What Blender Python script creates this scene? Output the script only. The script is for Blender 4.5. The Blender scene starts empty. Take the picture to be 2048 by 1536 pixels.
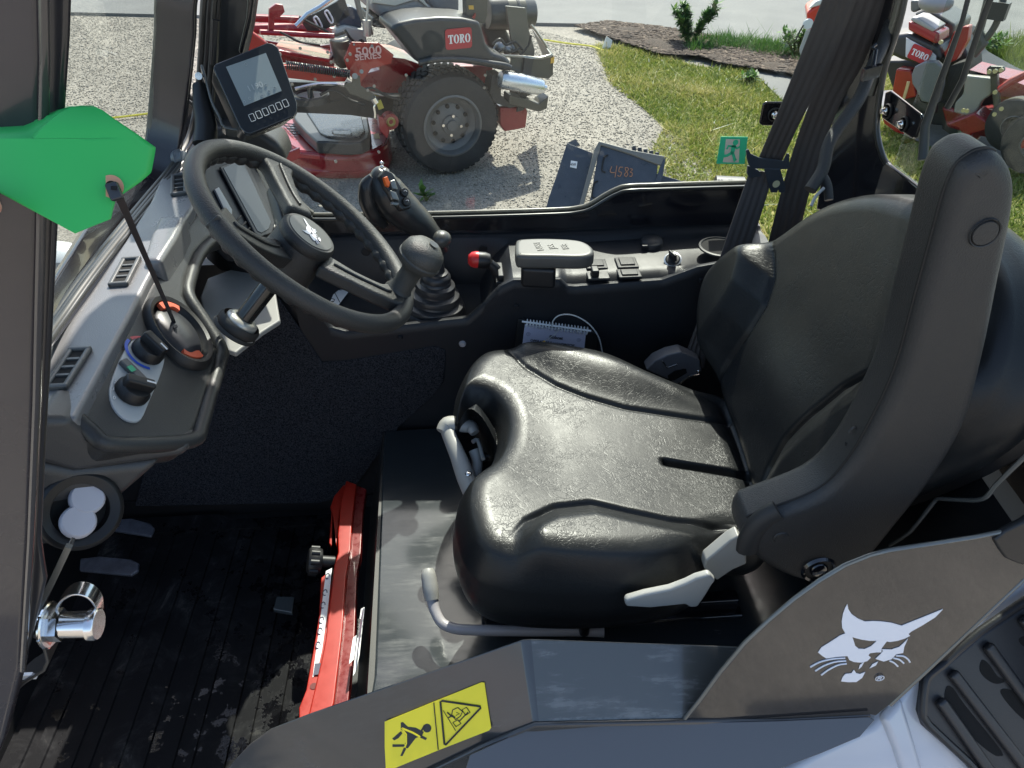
import bpy, bmesh, math, random
import numpy as np
from mathutils import Vector, Matrix, noise
random.seed(7); rng=np.random.default_rng(7)
sc=bpy.context.scene; COL=sc.collection
R=math.radians
# ------------------------------------------------------------------ camera
CP=np.array([0,-.91,1.30]); AZ=R(4); TILT=R(37.7); F=1490.0
FW=np.array([math.sin(AZ)*math.cos(TILT),math.cos(AZ)*math.cos(TILT),-math.sin(TILT)])
RT=np.array([math.cos(AZ),-math.sin(AZ),0.0]); UP=np.cross(RT,FW)
cam=bpy.data.cameras.new('camera'); co=bpy.data.objects.new('camera',cam); COL.objects.link(co)
cam.sensor_width=36; cam.lens=36*F/2048; cam.clip_start=.02; cam.clip_end=500
M=Matrix(((RT[0],UP[0],-FW[0],CP[0]),(RT[1],UP[1],-FW[1],CP[1]),(RT[2],UP[2],-FW[2],CP[2]),(0,0,0,1)))
co.matrix_world=M; sc.camera=co
sc.render.resolution_x=1024; sc.render.resolution_y=768
# ------------------------------------------------------------------ light
w=bpy.data.worlds.new('World'); sc.world=w; w.use_nodes=True
nt=w.node_tree; bg=nt.nodes['Background']; sky=nt.nodes.new('ShaderNodeTexSky')
SE=R(50); SA=R(14)                       # sun height, and its bearing from +Y towards +X
sky.sky_type='NISHITA'; sky.sun_disc=False; sky.sun_elevation=SE; sky.sun_rotation=SA
sky.air_density=1.2; sky.dust_density=2.0
nt.links.new(sky.outputs[0],bg.inputs[0]); bg.inputs[1].default_value=.14
sd=Vector((math.sin(SA)*math.cos(SE),math.cos(SA)*math.cos(SE),math.sin(SE)))
sl=bpy.data.lights.new('sun','SUN'); sl.energy=4.3; sl.angle=R(.5); sl.color=(1,.95,.86)
so=bpy.data.objects.new('sun',sl); COL.objects.link(so); so.rotation_euler=sd.to_track_quat('Z','Y').to_euler()
sc.view_settings.view_transform='Standard'; sc.view_settings.look='None'
sc.view_settings.exposure=1.15; sc.view_settings.gamma=1
# ------------------------------------------------------------------ from a pixel to a point on a real surface
def at(px,py,x=None,y=None,z=None,d=None,pl=None):
    v=FW+RT*(px-1024)/F+UP*(768-py)/F
    if d is not None: t=d
    elif x is not None: t=(x-CP[0])/v[0]
    elif y is not None: t=(y-CP[1])/v[1]
    elif z is not None: t=(z-CP[2])/v[2]
    else:
        p,n=np.array(pl[0],float),np.array(pl[1],float); t=np.dot(p-CP,n)/np.dot(v,n)
    return Vector(CP+v*t)
def ats(l,**k): return [at(*p,**k) for p in l]
# ------------------------------------------------------------------ object helpers
def link(o,parent=None,label=None,cat=None,group=None,kind=None):
    if not o.users_collection: COL.objects.link(o)
    if parent is not None:
        o.parent=parent; o.matrix_parent_inverse=Matrix.Translation(-parent.location) if parent.type=='EMPTY' else Matrix.Identity(4)
    if label: o['label']=label
    if cat: o['category']=cat
    if group: o['group']=group
    if kind: o['kind']=kind
    return o
def thing(name,label,cat,loc,group=None):
    o=bpy.data.objects.new(name,None); o.empty_display_size=.05; o.location=loc
    return link(o,None,label,cat,group)
def V(p): return Vector(p)
class G:
    def __init__(s): s.v=[];s.f=[]
    def add(s,vs,fs):
        b=len(s.v); s.v+= [tuple(p) for p in vs]; s.f+=[tuple(i+b for i in f) for f in fs]; return s
    def box(s,c,dims,ax=None):
        c=V(c); ax=ax or (V((1,0,0)),V((0,1,0)),V((0,0,1))); a=[V(e).normalized()*d/2 for e,d in zip(ax,dims)]
        vs=[c+a[0]*i+a[1]*j+a[2]*k for i in(-1,1) for j in(-1,1) for k in(-1,1)]
        return s.add(vs,[(0,1,3,2),(4,6,7,5),(0,4,5,1),(2,3,7,6),(0,2,6,4),(1,5,7,3)])
    def prism(s,pts,vec):
        pts=[V(p) for p in pts]; vec=V(vec); n=len(pts)
        nn=V((0,0,0))
        for i in range(n): nn+=pts[i].cross(pts[(i+1)%n])
        if nn.dot(vec)>0: pts=pts[::-1]
        vs=pts+[p+vec for p in pts]
        fs=[tuple(range(n)),tuple(range(2*n-1,n-1,-1))]+[(i,i+n,(i+1)%n+n,(i+1)%n) for i in range(n)]
        return s.add(vs,fs)
    def loft(s,rings,closed=True,caps=True):
        n=len(rings[0]); vs=[p for r in rings for p in r]; fs=[]
        for i in range(len(rings)-1):
            for j in range(n if closed else n-1):
                k=(j+1)%n; fs.append((i*n+j,i*n+k,(i+1)*n+k,(i+1)*n+j))
        if caps and closed: fs+= [tuple(range(n-1,-1,-1)),tuple(range((len(rings)-1)*n,len(rings)*n))]
        return s.add(vs,fs)
    def tube(s,pts,r,n=12,closed=False,sm=0,flat=1.0,up=None,caps=True):
        pts=[V(p) for p in pts]; rs=list(r) if hasattr(r,'__len__') else [r]*len(pts)
        if sm: pts,rs=smooth(pts,rs,sm,closed)
        m=len(pts); T=[]
        for i in range(m):
            a=pts[(i-1)%m] if closed or i>0 else pts[i]; b=pts[(i+1)%m] if closed or i<m-1 else pts[i]
            T.append((b-a).normalized())
        if up is None:
            N=T[0].orthogonal().normalized()
        else: N=(V(up)-T[0]*V(up).dot(T[0])).normalized()
        rings=[]
        for i in range(m):
            if up is not None: N=V(up)
            N=(N-T[i]*N.dot(T[i])).normalized(); B=T[i].cross(N)
            rings.append([pts[i]+(N*math.cos(a)+B*math.sin(a)*flat)*rs[i] for a in [2*math.pi*j/n for j in range(n)]])
        if closed: rings.append(rings[0]); return s.loft(rings,True,False)
        return s.loft(rings,True,caps)
    def sweep(s,pts,w,t,side,sm=0):
        pts=[V(p) for p in pts]
        if sm: pts,_=smooth(pts,[1]*len(pts),sm)
        side=[V(q) for q in side] if hasattr(side[0],'__len__') else [V(side)]*len(pts)
        if len(side)!=len(pts):
            o=[];k=len(side)-1
            for i in range(len(pts)):
                q=i/(len(pts)-1)*k; j=min(int(q),k-1); o.append(side[j].lerp(side[j+1],q-j))
            side=o
        ws=w if hasattr(w,'__len__') else [w]*len(pts); rings=[]
        if len(ws)!=len(pts): ws=list(np.interp(np.linspace(0,1,len(pts)),np.linspace(0,1,len(ws)),ws))
        for i,p in enumerate(pts):
            a=pts[max(i-1,0)]; b=pts[min(i+1,len(pts)-1)]; T=(b-a).normalized()
            S=(side[i]-T*side[i].dot(T)).normalized(); N=T.cross(S)
            rings.append([p+S*ws[i]/2+N*t/2,p-S*ws[i]/2+N*t/2,p-S*ws[i]/2-N*t/2,p+S*ws[i]/2-N*t/2])
        return s.loft(rings)
    def lathe(s,prof,o,ax,n=32,ref=None,caps=False):
        o=V(o); ax=V(ax).normalized(); N=ax.orthogonal().normalized() if ref is None else (V(ref)-ax*V(ref).dot(ax)).normalized(); B=ax.cross(N)
        rings=[[o+ax*h+(N*math.cos(a)+B*math.sin(a))*r for a in [2*math.pi*j/n for j in range(n)]] for r,h in prof]
        return s.loft(rings,True,caps)
    def cyl(s,a,b,r,n=20): 
        a,b=V(a),V(b); h=(b-a).length; return s.lathe([(0,0),(r,0),(r,h),(0,h)],a,b-a,n)
    def ball(s,c,r,n=16,sc3=(1,1,1)):
        c=V(c); rings=[]
        for i in range(n//2+1):
            a=math.pi*i/(n//2); rings.append([c+V((math.sin(a)*math.cos(b)*sc3[0],math.sin(a)*math.sin(b)*sc3[1],math.cos(a)*sc3[2]))*r for b in [2*math.pi*j/n for j in range(n)]])
        return s.loft(rings,True,False)
    def build(s,name,mat,parent=None,bevel=0,seg=2,smooth=True,sub=0,ang=30,**tags):
        me=bpy.data.meshes.new(name); me.from_pydata(s.v,[],s.f); 
        bm=bmesh.new(); bm.from_mesh(me); bmesh.ops.remove_doubles(bm,verts=bm.verts,dist=1e-6); bmesh.ops.dissolve_degenerate(bm,edges=bm.edges,dist=1e-7)
        bmesh.ops.recalc_face_normals(bm,faces=bm.faces); bm.to_mesh(me); bm.free()
        if mat: me.materials.append(mat)
        o=bpy.data.objects.new(name,me)
        if bevel:
            b=o.modifiers.new('bevel','BEVEL'); b.width=bevel; b.segments=seg; b.limit_method='ANGLE'; b.angle_limit=R(ang)
        if sub:
            q=o.modifiers.new('sub','SUBSURF'); q.levels=sub; q.render_levels=sub
        if smooth: smooth_me(me,45 if not bevel else 180) if not (bevel or sub) else me.polygons.foreach_set('use_smooth',[True]*len(me.polygons))
        if bevel and smooth:
            wn=o.modifiers.new('wn','WEIGHTED_NORMAL'); wn.keep_sharp=False
        return link(o,parent,**tags)
def smooth_me(me,deg):
    me.polygons.foreach_set('use_smooth',[True]*len(me.polygons))
    try: me.set_sharp_from_angle(angle=R(deg))
    except Exception: pass
def smooth(pts,rs,k,closed=False):
    n=len(pts); op=[];orr=[]
    rng_=range(n) if closed else range(n-1)
    for i in rng_:
        p0=pts[(i-1)%n] if closed or i>0 else pts[i]*2-pts[i+1]
        p1=pts[i]; p2=pts[(i+1)%n]; p3=pts[(i+2)%n] if closed or i+2<n else p2*2-p1
        for j in range(k):
            t=j/k; t2=t*t; t3=t2*t
            op.append(.5*((2*p1)+(p2-p0)*t+(2*p0-5*p1+4*p2-p3)*t2+(3*p1-p0-3*p2+p3)*t3)); orr.append(rs[i]+(rs[(i+1)%n]-rs[i])*t)
    if not closed: op.append(pts[-1]); orr.append(rs[-1])
    return op,orr
def spoly(pts,k=4):   # smooth closed outline
    return smooth([V(p) if len(p)==3 else V((p[0],p[1],0)) for p in pts],[0]*len(pts),k,True)[0]
def plate(pts,t,**k):
    """outline traced on a plane of the scene, made solid going away from the viewer"""
    g=G(); P=ats(pts,**k)
    n=V((0,0,0))
    for i in range(len(P)): n+=P[i].cross(P[(i+1)%len(P)])
    n.normalize()
    if n.dot(P[0]-V(CP))<0: n=-n
    return g.prism(P,n*t)
def fastmesh(name,vs,faces,mat,nper=3,col=None,**tags):
    me=bpy.data.meshes.new(name); nv=len(vs); nf=len(faces)
    me.vertices.add(nv); me.vertices.foreach_set('co',np.asarray(vs,np.float32).ravel())
    me.loops.add(nf*nper); me.loops.foreach_set('vertex_index',np.asarray(faces,np.int32).ravel())
    me.polygons.add(nf); me.polygons.foreach_set('loop_start',np.arange(0,nf*nper,nper,dtype=np.int32))
    try: me.polygons.foreach_set('loop_total',np.full(nf,nper,np.int32))
    except Exception: pass
    me.update(calc_edges=True)
    if col is not None:
        a=me.attributes.new('tone','FLOAT','POINT'); a.data.foreach_set('value',np.asarray(col,np.float32))
    if mat: me.materials.append(mat)
    o=bpy.data.objects.new(name,me); par=tags.pop('parent',None)
    return link(o,par,**tags)
def text(s,o,xd,yd,size,mat,parent,name='lettering',ext=.0004,bold=0,align='CENTER',lift=.0006,sx=1,**tags):
    cu=bpy.data.curves.new('t','FONT'); cu.body=s; cu.size=1; cu.align_x=align; cu.align_y='CENTER'; cu.offset=bold; cu.extrude=ext/size
    cu.resolution_u=3
    to=bpy.data.objects.new('t',cu); COL.objects.link(to); dg=bpy.context.evaluated_depsgraph_get()
    me=bpy.data.meshes.new_from_object(to.evaluated_get(dg)); bpy.data.objects.remove(to); me.name=name
    xd=V(xd).normalized(); yd=V(yd); yd=(yd-xd*yd.dot(xd)).normalized(); zd=xd.cross(yd); o=V(o)
    for v in me.vertices: c=v.co*size; v.co=o+xd*c.x*sx+yd*c.y+zd*(c.z+lift)
    me.materials.clear(); me.materials.append(mat)
    return link(bpy.data.objects.new(name,me),parent,**tags)
# ------------------------------------------------------------------ materials
MC={}
def mat(name,col,rough=.5,metal=0,spec=.5,coat=0,grain=None,gs=.1,var=0,vs=20,rv=0,trans=0,dirt=None):
    if name in MC: return MC[name]
    m=bpy.data.materials.new(name); m.use_nodes=True; n=m.node_tree.nodes; L=m.node_tree.links; b=n['Principled BSDF']
    b.inputs['Base Color'].default_value=(*col,1); b.inputs['Roughness'].default_value=rough; b.inputs['Metallic'].default_value=metal
    b.inputs['Specular IOR Level'].default_value=spec; b.inputs['Coat Weight'].default_value=coat; b.inputs['Coat Roughness'].default_value=.04
    tc=n.new('ShaderNodeTexCoord')
    if grain:
        nz=n.new('ShaderNodeTexNoise'); nz.inputs['Scale'].default_value=grain; nz.inputs['Detail'].default_value=3
        L.new(tc.outputs['Object'],nz.inputs[0]); bp=n.new('ShaderNodeBump'); bp.inputs['Strength'].default_value=gs; bp.inputs['Distance'].default_value=.002
        L.new(nz.outputs[0],bp.inputs['Height']); L.new(bp.outputs[0],b.inputs['Normal'])
    if var or rv or dirt:
        n2=n.new('ShaderNodeTexNoise'); n2.inputs['Scale'].default_value=vs; n2.inputs['Detail'].default_value=6; n2.inputs['Roughness'].default_value=.65
        L.new(tc.outputs['Object'],n2.inputs[0])
        if var:
            mr=n.new('ShaderNodeMapRange'); mr.inputs[1].default_value=.3; mr.inputs[2].default_value=.7; mr.inputs[3].default_value=1-var; mr.inputs[4].default_value=1+var
            L.new(n2.outputs[0],mr.inputs[0]); mx=n.new('ShaderNodeVectorMath'); mx.operation='SCALE'; mx.inputs[0].default_value=col
            L.new(mr.outputs[0],mx.inputs['Scale']); L.new(mx.outputs[0],b.inputs['Base Color'])
        if rv:
            mr=n.new('ShaderNodeMapRange'); mr.inputs[1].default_value=.3; mr.inputs[2].default_value=.7; mr.inputs[3].default_value=max(0,rough-rv); mr.inputs[4].default_value=rough+rv
            L.new(n2.outputs[0],mr.inputs[0]); L.new(mr.outputs[0],b.inputs['Roughness'])
    MC[name]=m; return m
def nodes(name):
    m=bpy.data.materials.new(name); m.use_nodes=True; n=m.node_tree.nodes; L=m.node_tree.links; MC[name]=m
    tc=n.new('ShaderNodeTexCoord'); return m,n,L,n['Principled BSDF'],tc
def tex(n,L,tc,kind,scale,detail=3,rough=.55,dist=0,feat=None,src='Object',vec=None):
    t=n.new('ShaderNodeTex'+kind); t.inputs['Scale'].default_value=scale
    if kind=='Noise': t.inputs['Detail'].default_value=detail; t.inputs['Roughness'].default_value=rough; t.inputs['Distortion'].default_value=dist
    if feat: t.feature=feat
    L.new(vec if vec else tc.outputs[src],t.inputs['Vector']); return t
def ramp(n,L,src,stops):
    r=n.new('ShaderNodeValToRGB'); e=r.color_ramp.elements
    while len(e)<len(stops): e.new(.5)
    for q,(p,c) in zip(e,stops): q.position=p; q.color=(*c,1) if len(c)==3 else c
    L.new(src,r.inputs[0]); return r
def g3(v): return (v,v,v)
def bump(n,L,b,src,st,dist=.002,prev=None):
    bp=n.new('ShaderNodeBump'); bp.inputs['Strength'].default_value=st; bp.inputs['Distance'].default_value=dist
    L.new(src,bp.inputs['Height']); 
    if prev: L.new(prev.outputs[0],bp.inputs['Normal'])
    L.new(bp.outputs[0],b.inputs['Normal']); return bp
# leather (seat vinyl)
def leather():
    m,n,L,b,tc=nodes('seat_vinyl')
    b.inputs['Base Color'].default_value=(.012,.013,.014,1); b.inputs['Roughness'].default_value=.36; b.inputs['Specular IOR Level'].default_value=.27
    def ridge(scale,dist,w_,det=2):
        t=tex(n,L,tc,'Noise',scale,det,.5,dist); a=n.new('ShaderNodeMath'); a.operation='SUBTRACT'; a.inputs[1].default_value=.5; L.new(t.outputs[0],a.inputs[0])
        c=n.new('ShaderNodeMath'); c.operation='ABSOLUTE'; L.new(a.outputs[0],c.inputs[0]); return ramp(n,L,c.outputs[0],[(0,g3(0)),(w_,g3(1))])
    r1=ridge(34,1.6,.022); r2=ridge(80,1.2,.03); msk=tex(n,L,tc,'Noise',13,3,.6); mr=ramp(n,L,msk.outputs[0],[(.40,g3(.15)),(.66,g3(1))])
    mx=n.new('ShaderNodeMath'); mx.operation='MINIMUM'; L.new(r1.outputs[0],mx.inputs[0]); L.new(r2.outputs[0],mx.inputs[1])
    iv=n.new('ShaderNodeMath'); iv.operation='SUBTRACT'; iv.inputs[0].default_value=1; L.new(mx.outputs[0],iv.inputs[1])
    mm=n.new('ShaderNodeMath'); mm.operation='MULTIPLY'; L.new(iv.outputs[0],mm.inputs[0]); L.new(mr.outputs[0],mm.inputs[1])
    ng=n.new('ShaderNodeMath'); ng.operation='MULTIPLY'; ng.inputs[1].default_value=-1; L.new(mm.outputs[0],ng.inputs[0])
    b1=bump(n,L,b,ng.outputs[0],.24,.0008)
    v2=tex(n,L,tc,'Voronoi',420,feat='DISTANCE_TO_EDGE'); r3=ramp(n,L,v2.outputs['Distance'],[(0,g3(0)),(.25,g3(1))]); b2=bump(n,L,b,r3.outputs[0],.06,.0005,b1)
    gr=tex(n,L,tc,'Noise',1500,2); b3=bump(n,L,b,gr.outputs[0],.05,.0004,b2)
    dn=tex(n,L,tc,'Noise',60,5,.65); rr=ramp(n,L,dn.outputs[0],[(.35,g3(.32)),(.7,g3(.38))]); L.new(rr.outputs[0],b.inputs['Roughness'])
    return m
LEATHER=leather()
PLAST=mat('dash_plastic',(.030,.030,.030),.38,spec=.42,grain=700,gs=.25,rv=.05,vs=12)
PLASTD=mat('console_plastic',(.016,.017,.020),.42,spec=.32,grain=800,gs=.2,rv=.05,vs=9)
BLACK=mat('black_plastic',(.011,.011,.012),.45,grain=500,gs=.06)
BLACKG=mat('gloss_black_paint',(.010,.010,.013),.14,spec=.6,coat=.5,rv=.05,vs=8)
RUBBER=mat('rubber',(.016,.016,.016),.62,grain=400,gs=.1)
GREYP=mat('light_grey_plastic',(.33,.325,.305),.42,grain=900,gs=.06)
GREYM=mat('grey_coated_rod',(.38,.36,.37),.36)
SILV=mat('zinc_plate',(.78,.76,.74),.2,metal=1,rv=.06,vs=90)
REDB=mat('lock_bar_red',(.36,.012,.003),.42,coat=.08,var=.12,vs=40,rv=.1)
WHITE=mat('white_print',(.78,.78,.78),.5)
WHITEP=mat('white_body_paint',(.55,.56,.60),.18,coat=.6)
YEL=mat('yellow_print',(.95,.76,.015),.35)
INK=mat('black_print',(.02,.02,.02),.5)
def scratchpaint(name,col,rough,dustamt,metal=0):
    m,n,L,b,tc=nodes(name); b.inputs['Specular IOR Level'].default_value=.55; b.inputs['Coat Weight'].default_value=.4; b.inputs['Coat Roughness'].default_value=.08
    mp=n.new('ShaderNodeMapping'); mp.inputs['Scale'].default_value=(8,60,20); mp.inputs['Rotation'].default_value=(0,0,.5); L.new(tc.outputs['Object'],mp.inputs[0])
    s=tex(n,L,tc,'Noise',1.6,6,.7,vec=mp.outputs[0]); lo=tex(n,L,tc,'Noise',9,5,.6)
    a=n.new('ShaderNodeMath'); a.operation='MULTIPLY'; L.new(s.outputs[0],a.inputs[0]); L.new(lo.outputs[0],a.inputs[1])
    r=ramp(n,L,a.outputs[0],[(.26,col),(.44,tuple(c+dustamt for c in col))]); L.new(r.outputs[0],b.inputs['Base Color'])
    rr=ramp(n,L,a.outputs[0],[(.24,g3(rough)),(.45,g3(rough+.16))]); L.new(rr.outputs[0],b.inputs['Roughness'])
    return m
PAINT=scratchpaint('charcoal_body_paint',(.050,.050,.050),.16,.012)
BOXP=scratchpaint('seat_box_paint',(.030,.036,.040),.15,.006)
SILLTOP=scratchpaint('worn_sill_paint',(.075,.078,.075),.22,.12)
def carpet():
    m,n,L,b,tc=nodes('carpet_black'); v=tex(n,L,tc,'Noise',420,4,.8); r=ramp(n,L,v.outputs[0],[(.38,(.004,.004,.006)),(.66,(.075,.078,.09))]); L.new(r.outputs[0],b.inputs['Base Color'])
    b.inputs['Roughness'].default_value=.95; b.inputs['Specular IOR Level'].default_value=.1; bump(n,L,b,v.outputs[0],.8,.004); return m
CARPET=carpet()
def matrubber():
    m,n,L,b,tc=nodes('floor_mat_rubber')
    a=tex(n,L,tc,'Noise',11,8,.72,.6); d=tex(n,L,tc,'Noise',60,4,.6)
    sp=tex(n,L,tc,'Voronoi',260); spr=ramp(n,L,sp.outputs['Distance'],[(0,g3(1)),(.10,g3(0))])
    sm=tex(n,L,tc,'Noise',7,3); smr=ramp(n,L,sm.outputs[0],[(.52,g3(0)),(.62,g3(1))])
    sx=n.new('ShaderNodeMath'); sx.operation='MULTIPLY'; L.new(spr.outputs[0],sx.inputs[0]); L.new(smr.outputs[0],sx.inputs[1])
    r=ramp(n,L,a.outputs[0],[(.50,(.004,.004,.005)),(.60,(.013,.013,.014)),(.74,(.075,.072,.065))])
    mx=n.new('ShaderNodeMix'); mx.data_type='RGBA'; L.new(sx.outputs[0],mx.inputs[0]); L.new(r.outputs[0],mx.inputs[6]); mx.inputs[7].default_value=(.25,.235,.20,1); b.inputs['Specular IOR Level'].default_value=.22
    L.new(mx.outputs[2],b.inputs['Base Color'])
    wet=tex(n,L,tc,'Noise',16,6,.7); sx_=n.new('ShaderNodeSeparateXYZ'); L.new(tc.outputs['Object'],sx_.inputs[0]); mpr=n.new('ShaderNodeMapRange'); mpr.inputs[1].default_value=-.62; mpr.inputs[2].default_value=-.36; mpr.inputs[3].default_value=0; mpr.inputs[4].default_value=.13; L.new(sx_.outputs[0],mpr.inputs[0])
    sb_=n.new('ShaderNodeMath'); sb_.operation='SUBTRACT'; L.new(wet.outputs[0],sb_.inputs[0]); L.new(mpr.outputs[0],sb_.inputs[1])
    rr=ramp(n,L,sb_.outputs[0],[(.38,g3(.08)),(.41,g3(.8))]); L.new(rr.outputs[0],b.inputs['Roughness'])
    bump(n,L,b,wet.outputs[0],.35,.004); return m
MATR=matrubber()
def gravel(name,stops,sc_=85):
    m,n,L,b,tc=nodes(name); v=tex(n,L,tc,'Voronoi',sc_); v3=tex(n,L,tc,'Voronoi',sc_*2.3); lo=tex(n,L,tc,'Noise',1.3,5,.6)
    r=ramp(n,L,v.outputs['Color'],stops); r2=ramp(n,L,lo.outputs[0],[(.3,g3(.75)),(.7,g3(1.1))])
    mx=n.new('ShaderNodeMix'); mx.data_type='RGBA'; mx.blend_type='MULTIPLY'; mx.inputs[0].default_value=1; L.new(r.outputs[0],mx.inputs[6]); L.new(r2.outputs[0],mx.inputs[7])
    L.new(mx.outputs[2],b.inputs['Base Color']); b.inputs['Roughness'].default_value=.9
    b1=bump(n,L,b,v.outputs['Distance'],.6,-.010); bump(n,L,b,v3.outputs['Distance'],.4,-.004,b1); return m
GRAVEL=gravel('gravel',[(.05,(.19,.172,.142)),(.5,(.27,.245,.205)),(.95,(.37,.335,.285))])
def road():
    m,n,L,b,tc=nodes('road_concrete'); a=tex(n,L,tc,'Noise',2,8,.6); c=tex(n,L,tc,'Noise',90,3)
    r=ramp(n,L,a.outputs[0],[(.3,(.13,.13,.128)),(.7,(.17,.17,.163))]); L.new(r.outputs[0],b.inputs['Base Color']); b.inputs['Roughness'].default_value=.85
    bump(n,L,b,c.outputs[0],.4,.004); return m
ROAD=road()
def simple2(name,sc_,stops,rough=.9,bs=.8,bd=.02,kind='Noise'):
    m,n,L,b,tc=nodes(name); a=tex(n,L,tc,kind,sc_,6,.7) if kind=='Noise' else tex(n,L,tc,kind,sc_)
    r=ramp(n,L,a.outputs['Color'] if kind!='Noise' else a.outputs[0],stops); L.new(r.outputs[0],b.inputs['Base Color']); b.inputs['Roughness'].default_value=rough
    bump(n,L,b,a.outputs[0],bs,bd); return m
MULCH=simple2('mulch',45,[(.3,(.02,.013,.009)),(.55,(.06,.04,.028)),(.75,(.15,.11,.08))])
SOIL=simple2('soil_under_grass',30,[(.3,(.08,.09,.025)),(.55,(.22,.22,.06)),(.75,(.40,.33,.17))])
def tonemat(name,stops,rough=.6,trans=.0):
    m,n,L,b,tc=nodes(name); a=n.new('ShaderNodeAttribute'); a.attribute_name='tone'; r=ramp(n,L,a.outputs['Fac'],stops); L.new(r.outputs[0],b.inputs['Base Color']); b.inputs['Roughness'].default_value=rough
    if trans:
        t=n.new('ShaderNodeBsdfTranslucent'); L.new(r.outputs[0],t.inputs[0]); mx=n.new('ShaderNodeMixShader'); mx.inputs[0].default_value=trans
        L.new(b.outputs[0],mx.inputs[1]); L.new(t.outputs[0],mx.inputs[2]); L.new(mx.outputs[0],n['Material Output'].inputs[0])
    return m
GRASSM=tonemat('grass_blades',[(0,(.06,.11,.018)),(.45,(.19,.25,.04)),(.75,(.37,.35,.10)),(.96,(.52,.46,.22)),(1,(.8,.8,.74))],.6,.35)
LEAFM=tonemat('leaves',[(0,(.03,.09,.015)),(.6,(.07,.17,.03)),(1,(.16,.26,.06))],.55,.3)
STONEM=tonemat('stones',[(0,(.17,.155,.13)),(.5,(.28,.255,.215)),(1,(.44,.405,.35))],.85)
CHIPM=tonemat('bark_chips',[(0,(.025,.016,.011)),(.6,(.08,.055,.04)),(1,(.24,.18,.13))],.9)
def glass(name,tint,refl):
    m,n,L,b,tc=nodes(name); n.remove(b); t=n.new('ShaderNodeBsdfTransparent'); t.inputs[0].default_value=(*tint,1); g=n.new('ShaderNodeBsdfGlossy'); g.inputs['Roughness'].default_value=.0
    lw=n.new('ShaderNodeLayerWeight'); lw.inputs[0].default_value=.5; pw=n.new('ShaderNodeMath'); pw.operation='POWER'; pw.inputs[1].default_value=4; L.new(lw.outputs['Facing'],pw.inputs[0]); ad=n.new('ShaderNodeMath'); ad.operation='MULTIPLY_ADD'; ad.inputs[1].default_value=.45; ad.inputs[2].default_value=.012+refl; L.new(pw.outputs[0],ad.inputs[0])
    mx=n.new('ShaderNodeMixShader'); L.new(ad.outputs[0],mx.inputs[0]); L.new(t.outputs[0],mx.inputs[1]); L.new(g.outputs[0],mx.inputs[2])
    du=n.new('ShaderNodeBsdfDiffuse'); du.inputs[0].default_value=(.7,.7,.68,1); m2=n.new('ShaderNodeMixShader')
    nz=tex(n,L,tc,'Noise',30,6,.7); nr=ramp(n,L,nz.outputs[0],[(.45,g3(.001)),(.75,g3(.007))]); L.new(nr.outputs[0],m2.inputs[0])
    L.new(mx.outputs[0],m2.inputs[1]); L.new(du.outputs[0],m2.inputs[2]); L.new(m2.outputs[0],n['Material Output'].inputs[0]); return m
GLASS=glass('window_glass',(.90,.93,.91),.015)
REARG=glass('rear_window_glass',(.84,.88,.85),.02)
def webbing():
    m,n,L,b,tc=nodes('belt_webbing'); b.inputs['Base Color'].default_value=(.045,.036,.033,1); b.inputs['Roughness'].default_value=.55
    wv=n.new('ShaderNodeTexWave'); wv.inputs['Scale'].default_value=900; L.new(tc.outputs['Object'],wv.inputs[0]); bump(n,L,b,wv.outputs[0],.3,.0005); return m
WEB=webbing()
# ================================================================== SETTING
GZ=-.45
def sheet(name,pts,z,mat,**tags):
    g=G(); g.add([(x,y,z) for x,y in pts],[tuple(range(len(pts)))]); return g.build(name,mat,None,smooth=False,**tags)
sheet('ground',[(-150,-150),(150,-150),(150,150),(-150,150)],GZ,GRAVEL,kind='structure')
def gp(px_,py_): p=at(px_,py_,z=GZ); return (p.x,p.y)
rn=[gp(*p) for p in [(1080,52),(1250,55),(1420,78),(1600,100)]]
# road beyond the verge: near edge follows the photograph, far edge runs off
sl_=((rn[3][1]-rn[0][1])/(rn[3][0]-rn[0][0]))
near=[(-40,rn[0][1]-sl_*(rn[0][0]+40)*.35)]+rn+[(9,4.55),(40,-12)]
far=[(60,-2),(16,8.6),(7.4,9.7),(3.0,10.4),(-40,17)]
g=G(); n_=len(near)+len(far); g.add([(x,y,GZ) for x,y in near+far]+[(x,y,GZ+.03) for x,y in near+far],[tuple(range(n_,2*n_))]+[(i,(i+1)%n_,(i+1)%n_+n_,i+n_) for i in range(n_)])
g.build('road',ROAD,None,smooth=False,kind='structure')
def inside(P,x,y):
    P=np.array(P); c=np.zeros(len(x),bool); j=len(P)-1
    for i in range(len(P)):
        m=((P[i,1]>y)!=(P[j,1]>y))&(x<(P[j,0]-P[i,0])*(y-P[i,1])/(P[j,1]-P[i,1]+1e-12)+P[i,0]); c^=m; j=i
    return c
slab=[gp(*p) for p in [(1500,140),(1560,150),(1640,165),(1700,215),(1640,250),(1560,200)]]
sheet('path',slab,GZ+.012,ROAD,kind='structure')
pad=[gp(*p) for p in [(1740,185),(1960,180),(2100,260),(2100,350),(1930,330),(1780,262)]]
sheet('pavement',pad,GZ+.014,mat('asphalt_pad',(.16,.16,.17),.85,grain=80,gs=.4,var=.2,vs=8),kind='structure')
GR=[gp(*p) for p in [(1195,98),(1260,95),(1330,120),(1400,135),(1500,140),(1600,160),(1700,80),(2300,60),(2600,700),(1560,560),(1500,400),(1430,345),(1370,290),(1310,240),(1260,190),(1215,140)]]
MU=[gp(*p) for p in [(1150,60),(1215,50),(1320,62),(1420,80),(1600,104),(1640,130),(1620,178),(1590,160),(1530,150),(1440,136),(1400,122),(1320,118),(1250,95)]]
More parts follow.
